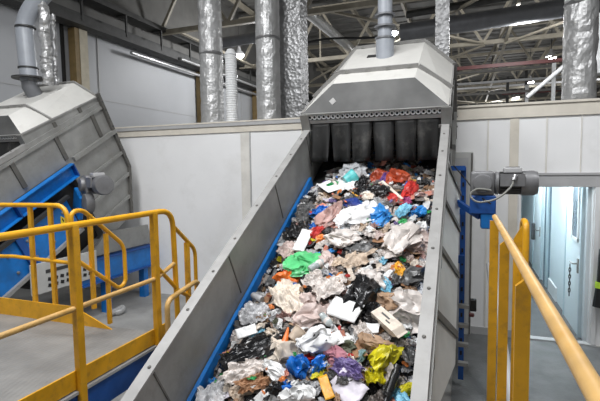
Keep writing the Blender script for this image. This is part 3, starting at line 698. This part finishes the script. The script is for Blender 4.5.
tag(hp, 'packed small rubbish lying between and under the larger pieces on the conveyor', 'rubbish', kind='stuff')

def crumple(seed, sub=4, rough=1.):
    bm = bmesh.new(); bmesh.ops.create_icosphere(bm, subdivisions=sub, radius=1)
    off = Vector((seed*3.17, seed*1.31, seed*.77))
    for v in bm.verts:
        p = v.co.normalized()
        lo = noise.noise_vector(p*1.2+off)*.55
        r = 1 + rough*(.42*(.45-abs(noise.noise(p*1.8+off))*1.6) + .22*(.45-abs(noise.noise(p*3.7+off))*1.6) + .07*(.4-abs(noise.noise(p*9+off))*1.6))
        c = p*r+lo
        v.co = c
    for k in (0,1):
        m = max(abs(v.co[k]) for v in bm.verts)
        for v in bm.verts: v.co[k] /= m
    zm = max(v.co.z for v in bm.verts)
    for v in bm.verts: v.co.z = v.co.z/zm if v.co.z > 0 else v.co.z*.5/zm
    return bm
def film(seed, nx=22, ny=16, fold=1.):
    bm = bmesh.new(); off = Vector((seed*2.3,seed*.9,seed*1.7)); g = []
    for i in range(nx+1):
        row = []
        for j in range(ny+1):
            x = 2*i/nx-1; y = 2*j/ny-1
            rad = 1/max(1e-6, math.hypot(x,y)/max(abs(x),abs(y),1e-6)) if (x or y) else 1
            p = Vector((x*rad, y*rad, 0))
            ang = math.atan2(y,x); edge = .74+.30*noise.noise(Vector((math.cos(ang)*1.6,math.sin(ang)*1.6,seed)))+.1*noise.noise(Vector((math.cos(ang)*5,math.sin(ang)*5,seed)))
            p *= edge/.85
            n = noise.noise_vector(p*1.7+off)
            p += Vector((n.x*.22,n.y*.22,0))
            a = seed*1.1
            z = .55*(.5-abs(noise.noise(Vector((p.x*math.cos(a)+p.y*math.sin(a), (p.y*math.cos(a)-p.x*math.sin(a))*.45, seed))*1.9+noise.noise_vector(p*1.5+off)*.5))*2)
            z += .35*(.5-abs(noise.noise(p*4+off))*2) + .16*noise.noise(p*9+off)
            z += .3*(1-p.x*p.x-p.y*p.y)
            row.append(bm.verts.new((p.x,p.y,z*fold)))
        g.append(row)
    for i in range(nx):
        for j in range(ny): bm.faces.new((g[i][j],g[i+1][j],g[i+1][j+1],g[i][j+1]))
    return bm
def sheet(seed, nx=10, ny=8, bend=.35):
    bm = bmesh.new(); g = []; r_ = random.Random(seed); ax = r_.uniform(-.4,.4); ky = r_.uniform(-1,1)*bend
    for i in range(nx+1):
        row = []
        for j in range(ny+1):
            x = 2*i/nx-1; y = 2*j/ny-1
            z = bend*abs(x-ax)*(.9) + ky*y*y*.5 + .12*noise.noise(Vector((x*1.6+seed,y*1.6,seed)))
            row.append(bm.verts.new((x+.06*noise.noise(Vector((x*2,y*2,seed))),y+.08*noise.noise(Vector((y*2,x*2,seed+5))),z)))
        g.append(row)
    for i in range(nx):
        for j in range(ny): bm.faces.new((g[i][j],g[i+1][j],g[i+1][j+1],g[i][j+1]))
    return bm
def finish(bm, name, m, S, smooth, thick=0):
    for v in bm.verts: v.co = Vector((v.co.x*S[0], v.co.y*S[1], v.co.z*S[2]))
    bmesh.ops.recalc_face_normals(bm, faces=bm.faces)
    me = bpy.data.meshes.new(name); bm.to_mesh(me); bm.free(); me.materials.append(m)
    if smooth: me.polygons.foreach_set('use_smooth', [True]*len(me.polygons)); me.set_sharp_from_angle(angle=R(42))
    return me
def thicken(o, t):
    md = o.modifiers.new('thickness','SOLIDIFY'); md.thickness = t; md.offset = 0

def place(o, x, u, dz, th, tilt=(0,0)):
    o.matrix_world = FM @ Matrix.Translation((x,u,heap_w(x,u)+dz)) @ Matrix.Rotation(th,4,'Z') @ Matrix.Rotation(tilt[0],4,'X') @ Matrix.Rotation(tilt[1],4,'Y')

def hero(k, m, x, u, a, bb, h, th, nm, cat, lab, seed):
    m = M['t_'+m]; r_ = random.Random(seed*31+5); th = R(th)
    tilt = (r_.uniform(-.18,.18), r_.uniform(-.18,.18))
    if k in ('bag','film','sheet'):
        if k == 'bag': me = finish(crumple(seed, 4), nm, m, (a*1.2,bb*1.25,h*1.25), True)
        elif k == 'film': me = finish(film(seed,30,22), nm, m, (a*1.3,bb*1.4,min(.055,h*1.2)), False)
        else: me = finish(sheet(seed, bend=.12), nm, m, (a,bb,min(a,bb)*.8), True)
        o = bpy.data.objects.new(nm, me); C.objects.link(o)
        if k != 'bag': thicken(o, .004)
        place(o, x, u, {'bag':h*.25+.012,'film':.05,'sheet':.07}[k], th, tilt if k != 'sheet' else (tilt[0]+.1,tilt[1]))
        tag(o, lab, cat); return
    t = thing(nm, lab, cat)
    XR = Matrix.Rotation(R(90),4,'Y')
    if k == 'carton':
        b = MB(); w2 = bb*.85; hh = .028
        b.prism([(-a*.72,-w2,-hh),(-a*.72,w2,-hh),(-a*.72,w2,hh),(-a*.72,-w2,hh)], (a*1.4,0,0)); b.build('carton_body', m, t)
        b = MB(); b.poly([(a*.68,-w2,-hh),(a*.68,-w2,hh),(a*.95,-w2*.9,.006)]); b.poly([(a*.68,w2,-hh),(a*.68,w2,hh),(a*.95,w2*.9,.006)])
        b.poly([(a*.68,-w2,hh),(a*.68,w2,hh),(a*.95,w2*.9,.006),(a*.95,-w2*.9,.006)]); b.poly([(a*.68,-w2,-hh),(a*.68,w2,-hh),(a*.95,w2*.9,.006),(a*.95,-w2*.9,.006)]); b.box((a*1.0,0,.006),(a*.12,w2*1.8,.006)); b.build('gable_top', m, t)
        b = MB(); b.box((-.02,w2*.2,hh+.002),(a*.5,.012,.003)).box((.03,-w2*.3,hh+.002),(a*.25,.01,.003)); b.build('printed_mark', M['t_greydk'], t, label='dark printed streaks')
    elif k == 'tube':
        MB().lathe([(bb,-a),(bb,a),(bb*.8,a),(bb*.8,-a+.02)], XR, 16).build('pipe_wall', m, t, True); MB().lathe([(bb*1.12,-a*.2),(bb*1.12,-a*.05),(bb,-a*.04)], XR, 16).build('ring', m, t, True)
    elif k == 'stick':
        MB().box((0,0,0),(2*a,.028,.016),None,.003).build('stick_body', m, t)
    elif k == 'cone':
        MB().lathe([(bb*.9,-a),(.006,a),(.004,a*.9),(bb*.8,-a*.98)], XR, 14).build('cone_body', m, t, True)
    elif k == 'cup':
        r = bb
        MB().lathe([(0,-a),(r*.75,-a),(r,a),(r*.95,a),(r*.7,-a*.9),(0,-a*.9)], XR, 20).build('cup_body', m, t, True)
        MB().tube([(a,r*math.cos(q*math.pi/8),r*math.sin(q*math.pi/8)) for q in range(16)], .005, 6, closed=True).build('rim', m, t, True)
    elif k == 'can':
        MB().lathe([(0,-a),(bb*.8,-a),(bb,-a*.86),(bb*.9,0),(bb,a*.86),(bb*.8,a),(0,a*.97)], XR, 18).build('can_body', m, t, True)
        MB().lathe([(bb*.75,a*1.0),(bb*.82,a*1.03),(bb*.75,a*1.03)], XR, 18).build('can_rim', M['steel'], t, True)
    elif k == 'bottle':
        r = max(bb,.03)
        MB().lathe([(0,-a),(r*.8,-a),(r,-a*.9),(r,-a*.3),(r*.88,-a*.2),(r,-a*.1),(r,a*.35),(r*.75,a*.6),(r*.35,a*.8),(r*.35,a*.92),(0,a*.92)], XR, 18).build('bottle_body', m, t, True)
        MB().lathe([(r*.42,a*.84),(r*.42,a),(0,a)], XR, 14).build('bottle_cap', M['t_greylt'], t, True)
        MB().lathe([(r*1.02,-a*.08),(r*1.02,a*.3)], XR, 18).build('bottle_label', M['t_trans'], t, True)
    place(t, x, u, max(bb,.04)*.9+.02 if k not in ('stick','cone') else .07, th, (0, -.25 if k in ('tube','cone','cup') else tilt[1]))
HERO = [
('bag','green',-0.311,-1.828,0.164,0.146,0.07,23,'plastic_bag','bag','bright green crumpled plastic bag lying above the orange bag'),
('bag','orange',-0.401,-1.986,0.107,0.070,0.07,-1,'plastic_bag','bag','small orange crumpled plastic bag just below the green bag'),
('film','cream',-0.313,-2.195,0.112,0.157,0.07,42,'torn_wrapper','wrapper','cream torn wrapper with a dark hollow below the orange bag'),
('bag','greydk',-0.540,-2.001,0.122,0.046,0.06,99,'plastic_bag','bag','narrow dark grey bag standing against the blue skirt near the orange bag'),
('bag','black',0.256,-2.158,0.195,0.104,0.1,78,'rubbish_bag','bag','large shiny black rubbish bag in the middle of the heap'),
('film','black',0.354,-2.294,0.122,0.065,0.06,-37,'bag_tail','bag','black torn bag end beneath the large black rubbish bag'),
('sheet','white',0.165,-2.329,0.127,0.079,0.05,-19,'folded_sheet','paper','white folded card sheet beside the large black bag'),
('carton','cream',0.472,-2.380,0.161,0.054,0.06,-43,'drink_carton','carton','long dirty white drink carton lying tilted above the yellow bag'),
('sheet','white',0.365,-2.440,0.062,0.043,0.03,0,'paper_strip','paper','small white paper strip between folded card and drink carton'),
('bag','trans',0.580,-2.198,0.133,0.164,0.12,54,'plastic_bag','bag','big whitish translucent bag stuffed against the right side wall'),
('bag','yellow',0.484,-2.645,0.129,0.074,0.09,66,'plastic_bag','bag','yellow crumpled plastic bag beside the black pipe'),
('film','yellow',0.450,-2.786,0.065,0.044,0.05,-52,'bag_tail','bag','loose yellow bag end below the yellow plastic bag'),
('bag','yellow',0.645,-2.802,0.056,0.036,0.05,57,'plastic_bag','bag','small yellow bag scrap at the foot of the right side wall'),
('bag','cyan',0.636,-2.884,0.052,0.037,0.04,-50,'snack_wrapper','wrapper','light blue snack wrapper right of the black pipe'),
('tube','black',0.554,-2.832,0.140,0.027,0.05,78,'plastic_pipe','pipe','black plastic pipe end sticking out beside the yellow bag'),
('bag','trans',0.534,-2.728,0.055,0.055,0.06,-32,'plastic_bag','bag','dirty white bag lump held between yellow bag and black pipe'),
('bag','spotted',0.044,-2.626,0.131,0.110,0.09,35,'garment','cloth','white cloth with black spots bunched above the blue bags'),
('sheet','white',0.152,-2.609,0.067,0.050,0.03,38,'paper_strip','paper','white paper strip lying across the spotted cloth'),
('bag','blue',-0.026,-2.838,0.070,0.065,0.08,-3,'plastic_bag','bag','bright blue plastic bag under the spotted white cloth, larger of the two'),
('bag','blue',0.089,-2.788,0.073,0.042,0.06,79,'plastic_bag','bag','narrow blue plastic bag right of the larger blue bag'),
('bag','pink',0.183,-2.710,0.089,0.058,0.05,-22,'rag','cloth','dusty pink rag lying right of the spotted white cloth'),
('film','violet',0.270,-2.802,0.123,0.048,0.05,-23,'plastic_film','film','purple and blue streaked film below the pink rag'),
('sheet','amber',0.195,-2.965,0.080,0.030,0.02,-58,'envelope','envelope','yellow orange envelope standing beside the pale lilac sheet'),
('sheet','lilac',0.317,-2.929,0.105,0.081,0.03,-34,'paper_sheet','paper','pale lilac paper sheet near the bottom of the heap'),
('film','black',-0.342,-2.703,0.256,0.091,0.07,37,'plastic_film','film','long shiny black film stretched from the blue skirt to the orange cone'),
('bag','black',-0.512,-2.872,0.083,0.088,0.07,59,'rubbish_bag','bag','black bag crushed against the blue skirt below the black film'),
('bag','tissue',-0.193,-2.722,0.121,0.104,0.08,33,'tissue_wad','tissue','beige dirty tissue wad above the larger blue bag'),
('bag','white',-0.169,-2.885,0.109,0.053,0.06,-23,'tissue_wad','tissue','white crumpled tissue left of the larger blue bag'),
('film','trans',-0.373,-2.897,0.140,0.075,0.05,39,'plastic_film','film','greyish translucent film below the long black film'),
('film','brown',-0.289,-3.010,0.091,0.053,0.03,28,'cardboard_sheet','cardboard','folded brown cardboard lying near the silvery bag'),
('film','silver',-0.572,-3.083,0.108,0.098,0.07,42,'plastic_bag','bag','silvery torn bag at the bottom corner by the blue skirt'),
('cone','orange',-0.192,-2.619,0.078,0.038,0.05,93,'paper_cone','cone','orange paper cone standing beside the beige cup'),
('cup','beige',-0.119,-2.591,0.046,0.052,0.08,58,'paper_cup','cup','beige round cup lying beside the orange cone'),
('bag','black',-0.120,-3.001,0.064,0.051,0.05,29,'rubbish_bag','bag','black bag scrap below the white crumpled tissue'),
('bag','white',0.031,-3.036,0.098,0.061,0.08,18,'plastic_bag','bag','white bag at the bottom edge below the larger blue bag'),
('cup','teal',-0.205,-0.421,0.063,0.081,0.06,42,'plastic_cup','cup','turquoise cup lying near the rubber curtain'),
('bag','greylt',-0.208,-0.246,0.156,0.161,0.1,7,'plastic_bag','bag','grey domed bag just under the rubber curtain'),
('film','white',-0.226,-0.525,0.185,0.111,0.06,-34,'plastic_bag','bag','torn white bag around the turquoise cup'),
('bag','rust',0.079,-0.296,0.157,0.083,0.08,75,'plastic_bag','bag','orange red bag under the middle of the rubber curtain'),
('bag','purple',0.150,-0.341,0.149,0.046,0.06,86,'plastic_bag','bag','purple bag between the two red bags under the curtain'),
('bag','rust',0.274,-0.321,0.124,0.144,0.09,30,'plastic_bag','bag','dark red bag right of the purple bag under the curtain'),
('bag','red',0.438,-0.604,0.193,0.065,0.06,81,'plastic_bag','bag','red curved bag near the curtain by the right side wall'),
('stick','cream',0.282,-0.700,0.190,0.025,0.015,-51,'wooden_stick','stick','pale wooden stick lying beside the black bag below the curtain'),
('bag','red',0.314,-0.791,0.119,0.057,0.04,-36,'plastic_bag','bag','red bag scrap under the pale wooden stick'),
('bag','white',0.025,-1.142,0.206,0.138,0.08,42,'plastic_sack','bag','large white plastic sack left of the pale blue bag'),
('bag','azure',0.228,-1.117,0.104,0.141,0.08,-6,'plastic_bag','bag','clear blue bag lying at the end of the large white sack'),
('bag','azure',0.546,-0.958,0.092,0.069,0.05,66,'plastic_bag','bag','small blue bag close to the right side wall'),
('film','cyan',0.427,-1.028,0.095,0.049,0.04,62,'snack_wrapper','wrapper','light blue wrapper left of the small blue bag by the wall'),
('bag','green2',0.118,-1.185,0.060,0.061,0.03,34,'plastic_bag','bag','small green scrap tucked beneath the large white sack'),
('bag','green2',0.430,-1.140,0.044,0.047,0.03,3,'plastic_bag','bag','small green scrap right of the clear blue bag'),
('bag','magenta',0.423,-0.824,0.061,0.058,0.04,-34,'plastic_bag','bag','small magenta bag below the red curved bag'),
('bag','brick',0.465,-0.960,0.058,0.056,0.04,-33,'plastic_bag','bag','small brick red lump beside the light blue wrapper'),
('bag','trans',0.432,-1.448,0.198,0.151,0.1,61,'plastic_bag','bag','large translucent white bag below the clear blue bag'),
('bag','pinkwh',0.559,-1.384,0.142,0.122,0.09,56,'plastic_bag','bag','pinkish white bag resting against the right side wall'),
('bag','greydk',0.607,-1.813,0.114,0.081,0.07,43,'plastic_bag','bag','dark grey translucent bag above the big whitish bag by the wall'),
('bag','amber',0.465,-1.780,0.063,0.071,0.05,16,'snack_packet','packet','orange yellow snack packet left of the dark grey translucent bag'),
('film','beige',0.112,-1.751,0.155,0.088,0.06,29,'plastic_bag','bag','beige ribbed bag above the large shiny black rubbish bag'),
('bag','greydk',0.100,-1.609,0.137,0.073,0.05,-18,'plastic_bag','bag','dark film lump above the beige ribbed bag'),
('bag','trans',-0.036,-1.509,0.158,0.109,0.07,-6,'plastic_bag','bag','cloudy white bag below the large white sack'),
('bag','rose',-0.244,-1.153,0.171,0.110,0.08,77,'plastic_bag','bag','brownish pink translucent bag left of the large white sack'),
('film','blue',-0.371,-1.057,0.090,0.054,0.04,13,'plastic_film','film','blue film strip above the brownish pink bag'),
('bag','salmon',-0.379,-0.951,0.069,0.066,0.04,-13,'plastic_bag','bag','salmon pink scrap above the blue film strip'),
('film','red',-0.333,-1.442,0.133,0.045,0.04,67,'torn_wrapper','wrapper','red pink torn wrapper above the green bag'),
('bag','orange2',-0.255,-1.481,0.058,0.059,0.04,34,'food_scrap','food','orange peel like scrap right of the red pink wrapper'),
('sheet','white',-0.397,-1.549,0.131,0.053,0.03,87,'paper_strip','paper','white folded paper strip left of the red pink wrapper'),
('film','pinkwh',-0.491,-1.642,0.113,0.091,0.06,-25,'plastic_bag','bag','pinkish clear bag between blue skirt and green bag'),
('bag','greylt',-0.663,-1.401,0.095,0.048,0.05,86,'plastic_bag','bag','pale grey bag lump standing against the blue skirt'),
('film','black',-0.540,-1.346,0.105,0.124,0.06,52,'rubbish_bag','bag','black torn bag next to the pale grey lump by the skirt'),
('film','greydk',-0.515,-1.027,0.144,0.090,0.05,82,'plastic_film','film','dark grey film crushed along the blue skirt below the curtain'),
('film','cyan',0.396,-2.004,0.072,0.044,0.04,-43,'snack_wrapper','wrapper','pale blue wrapper beside the large shiny black rubbish bag'),
('sheet','orange',0.488,-1.499,0.095,0.021,0.02,86,'card_strip','card','orange card strip on the large translucent white bag'),
('sheet','white',-0.394,-0.607,0.137,0.077,0.02,-48,'paper_sheet','paper','small white square of paper near the curtain'),
('bag','navy',-0.067,-0.924,0.113,0.074,0.05,-27,'plastic_bag','bag','dark blue bag scrap above the large white sack'),
('bag','cream',0.052,-0.814,0.063,0.072,0.04,61,'paper_wad','paper','cream paper wad right of the dark blue scrap'),
('bag','black',0.143,-0.701,0.127,0.103,0.07,-36,'rubbish_bag','bag','black bag left of the pale wooden stick'),
('film','black',-0.034,-0.626,0.138,0.060,0.05,83,'rubbish_bag','bag','narrow black bag right of the turquoise cup'),
('bag','kraft',0.414,-2.569,0.109,0.064,0.06,-8,'kraft_paper','paper','brown crumpled kraft paper left of the yellow bag'),
('bag','kraft',0.436,-2.176,0.088,0.069,0.05,-35,'kraft_paper','paper','brown crumpled paper between black bag and big whitish bag'),
('bag','tealdk',0.348,-2.675,0.057,0.027,0.03,81,'oval_scrap','scrap','dull teal oval scrap right of the pink rag'),
('bag','pinkwh',-0.067,-2.418,0.130,0.084,0.08,49,'plastic_bag','bag','pinkish beige bag above the beige cup'),
('bag','pinkwh',-0.140,-2.249,0.104,0.074,0.07,71,'plastic_bag','bag','pinkish grey clear bag right of the cream torn wrapper'),
('film','trans',0.009,-2.124,0.134,0.078,0.06,60,'plastic_bag','bag','white creased film left of the large shiny black bag'),
('film','silver',-0.545,-2.383,0.114,0.099,0.06,40,'plastic_film','film','grey silvery film heaped beside the blue skirt above the black film'),
('bag','greydk',-0.607,-2.493,0.086,0.047,0.05,-27,'plastic_bag','bag','dark crushed bag against the blue skirt by the silvery film'),
('sheet','white',-0.531,-2.569,0.077,0.041,0.02,37,'paper_strip','paper','white paper strip on top of the long black film'),
('film','greydk',0.242,-2.873,0.079,0.055,0.04,-6,'plastic_film','film','dark grey film above the pale lilac sheet'),
('film','trans',0.332,-2.488,0.085,0.051,0.05,-46,'plastic_film','film','grey clear film under the small white paper strip'),
('bag','olive',0.235,-2.613,0.070,0.046,0.04,-19,'rag','cloth','dark olive rag above the purple streaked film'),
('bottle','clear',0.058,-2.438,0.067,0.025,0.06,-35,'plastic_bottle','bottle','clear plastic bottle lying above the spotted white cloth'),
('bottle','clear',-0.171,-1.853,0.093,0.034,0.05,59,'plastic_bottle','bottle','clear plastic bottle lying right of the green bag'),
('bottle','greenb',-0.370,-0.525,0.081,0.042,0.05,50,'plastic_bottle','bottle','green plastic bottle lying near the small white square of paper'),
('can','silver',-0.584,-2.227,0.061,0.027,0.05,-26,'drink_can','can','dented silver drink can beside the grey silvery film'),
('cup','white',-0.100,-2.534,0.043,0.030,0.05,-31,'yoghurt_cup','cup','small white pot beside the beige round cup'),
('bag','purple',-0.505,-0.396,0.068,0.048,0.04,75,'plastic_bag','bag','small violet scrap under the left end of the curtain'),
('bag','trans',0.299,-1.970,0.124,0.072,0.06,-21,'plastic_bag','bag','cloudy bag above the large shiny black rubbish bag'),
('bag','pinkwh',-0.126,-1.760,0.099,0.100,0.06,46,'plastic_bag','bag','greyish pink clear bag right of the clear bottle by the green bag'),
('film','trans',-0.119,-2.039,0.123,0.073,0.06,-34,'plastic_bag','bag','pale film below the green bag'),
('bag','white',0.594,-1.208,0.126,0.057,0.06,75,'plastic_bag','bag','white bag squeezed below the small blue bag by the wall'),
('film','greydk',0.632,-2.567,0.085,0.047,0.06,-58,'plastic_film','film','brown grey film between the yellow bag and the right side wall'),
]
for i,h in enumerate(HERO): hero(*h, i+1)

# loose small pieces: each one its own object, few meshes shared among them
POOL = {'plastic_scrap':[finish(crumple(100+i,3,1.5),'plastic_scrap',M['t_white'],(1,.6,.5),True) for i in range(5)]+[finish(film(500+i,14,12,1.3),'plastic_scrap',M['t_white'],(1,.62,.7),False) for i in range(7)],
        'film_scrap':[finish(film(200+i,14,10),'film_scrap',M['t_white'],(1,.7,.5),False) for i in range(9)],
        'paper_scrap':[finish(sheet(300+i,6,5,.5),'paper_scrap',M['t_white'],(1,.6,.7),False) for i in range(6)],
        'cardboard_scrap':[finish(sheet(400+i,5,4,.2),'cardboard_scrap',M['t_brown'],(1,.7,.6),False) for i in range(5)]}
COLS = {'plastic_scrap':[('white',18,'white'),('trans',22,'cloudy'),('greylt',9,'pale grey'),('greydk',14,'dark grey'),('black',13,'black'),('cream',10,'cream'),('rose',6,'dusty pink'),('kraft',9,'brown'),('azure',3,'blue'),('red',3,'red'),('orange2',3,'orange'),('green2',2,'green'),('mid',10,'grey brown')],
        'film_scrap':[('trans',22,'cloudy'),('white',16,'white'),('silver',12,'silvery'),('greydk',14,'dark grey'),('black',14,'black'),('pinkwh',12,'pinkish'),('beige',9,'beige'),('cyan',3,'light blue'),('blue',3,'blue'),('violet',3,'violet'),('rust',3,'rust red'),('yellow',1,'yellow'),('mid',9,'grey brown')],
        'paper_scrap':[('white',14,'white'),('cream',10,'cream'),('lilac',3,'pale lilac'),('salmon',3,'salmon'),('amber',2,'orange yellow')],
        'cardboard_scrap':[('brown',8,'reddish brown'),('kraft',10,'light brown'),('mid',5,'grey brown')]}
WORD = {'plastic_scrap':'crumpled plastic scrap pressed among the waste','film_scrap':'torn film scrap lying loose in the waste','paper_scrap':'bent paper scrap lying loose in the waste','cardboard_scrap':'cardboard scrap lying loose in the waste'}
NUM = {'plastic_scrap':285,'film_scrap':285,'paper_scrap':75,'cardboard_scrap':55}
pts = []; cells = {}
tries = 0
total = sum(NUM.values())
while len(pts) < total and tries < 160000:
    tries += 1
    x = rng.uniform(-.64,.68); u = rng.uniform(-3.75,.12)
    if any(((x-q[2])*math.cos(R(q[7]))+(u-q[3])*math.sin(R(q[7])))**2/(q[4]*.85)**2 + ((u-q[3])*math.cos(R(q[7]))-(x-q[2])*math.sin(R(q[7])))**2/(q[5]*.85)**2 < 1 for q in HERO): continue
    d = .058 if tries < 60000 else .038
    k = (int(x/.06+50), int(u/.06+100)); ok = True
    for a_ in (-1,0,1):
        for b_ in (-1,0,1):
            for q in cells.get((k[0]+a_,k[1]+b_),()):
                if (q[0]-x)**2+(q[1]-u)**2 < d*d: ok = False; break
    if ok: cells.setdefault(k,[]).append((x,u)); pts.append((x,u))
kinds = [k for k in NUM for _ in range(NUM[k])]; rng.shuffle(kinds)
for (x,u),k in zip(pts,kinds):
    me = rng.choice(POOL[k])
    o = bpy.data.objects.new(k, me); C.objects.link(o)
    c = rng.choices(COLS[k],[q[1] for q in COLS[k]])[0]
    s = rng.uniform(.038,.085) * (1.1 if k == 'film_scrap' else 1)
    if k in ('paper_scrap','cardboard_scrap'): s *= .8
    o.material_slots[0].link = 'OBJECT'; o.material_slots[0].material = M['t_'+c[0]]
    th = rng.uniform(0,6.28); hz = .012
    o.matrix_world = FM @ Matrix.Translation((x,u,heap_w(x,u)+hz)) @ Matrix.Rotation(th,4,'Z') @ Matrix.Rotation(rng.uniform(-.45,.45),4,'X') @ Matrix.Rotation(rng.uniform(-.35,.35),4,'Y') @ Matrix.Scale(s,4)
    if k != 'plastic_scrap': thicken(o, .05)
    tag(o, 'small '+c[2]+' '+WORD[k]+' on the belt', 'rubbish', c[2]+' '+k.replace('_',' ')+'s on the belt')

BITS = [finish(film(700+i,7,6,1.1),'litter_bit',M['t_white'],(1,.55,.5),False) for i in range(6)]
BC = [('white',16,'white'),('cream',9,'cream'),('salmon',8,'salmon pink'),('orange2',6,'orange'),('kraft',10,'brown'),('black',12,'black'),('cyan',5,'light blue'),('blue',4,'blue'),('green2',4,'green'),('red',5,'red'),('brick',6,'brick red'),('yellow',2,'yellow'),('violet',3,'violet'),('olive',6,'dark olive')]
for i in range(290):
    x = rng.uniform(-.62,.67); u = rng.uniform(-3.6,.0)
    o = bpy.data.objects.new('litter_bit', rng.choice(BITS)); C.objects.link(o)
    c = rng.choices(BC,[q[1] for q in BC])[0]
    o.material_slots[0].link = 'OBJECT'; o.material_slots[0].material = M['t_'+c[0]]
    o.matrix_world = FM @ Matrix.Translation((x,u,heap_w(x,u)+rng.uniform(.03,.06))) @ Matrix.Rotation(rng.uniform(0,6.28),4,'Z') @ Matrix.Rotation(rng.uniform(-.5,.5),4,'X') @ Matrix.Scale(rng.uniform(.018,.042),4)
    thicken(o, .06)
    tag(o, 'tiny '+c[2]+' litter bit strewn over the waste on the belt', 'litter', 'tiny '+c[2]+' litter bits on the belt')

# ------------------------------------------------------------------ light
w = bpy.data.worlds.new('World'); bpy.context.scene.world = w; w.use_nodes = True
w.node_tree.nodes['Background'].inputs['Color'].default_value = (.93,.96,1,1); w.node_tree.nodes['Background'].inputs['Strength'].default_value = .28
def area(name, loc, energy, size, target=None, color=(.97,.98,1)):
    d = bpy.data.lights.new(name,'AREA'); d.shape = 'SQUARE'; d.size = size; d.energy = energy; d.color = color
    o = bpy.data.objects.new(name,d); C.objects.link(o); o.location = loc
    if target is not None: o.rotation_euler = (Vector(target)-Vector(loc)).to_track_quat('-Z','Y').to_euler()
area('unseen_hall_light', (-4.0,2.4,6.9), 320, 1.2)  # unseen lights without fixtures, for hall lamps out of view
area('unseen_hall_light', (-.6,2.6,6.9), 230, 1.2)
area('unseen_hall_light', (-7.8,5.5,7.0), 50, 1.0)
area('unseen_hall_light', (-2.6,-1.0,6.9), 250, 1.6, (-2.6,4,1.5))
area('unseen_hall_light', (2.6,3.2,6.6), 190, 1.0)
def point(loc, e):  # unseen omni lights added to brighten the roof and trusses
    d = bpy.data.lights.new('unseen_hall_light','POINT'); d.energy = e; d.shadow_soft_size = .3; d.color = (.97,.98,1)
    o = bpy.data.objects.new('unseen_hall_light',d); C.objects.link(o); o.location = loc
point((-6.5,14.6,6.1), 520)
point((1.5,14,6.0), 480)
point((-3,24,6.0), 480)
point((6,24,6.0), 480)
point((2,34,6.0), 480)
vs = bpy.context.scene.view_settings; vs.view_transform = 'Standard'; vs.look = 'None'; vs.gamma = 1; vs.use_curve_mapping = False; vs.exposure = -0.38
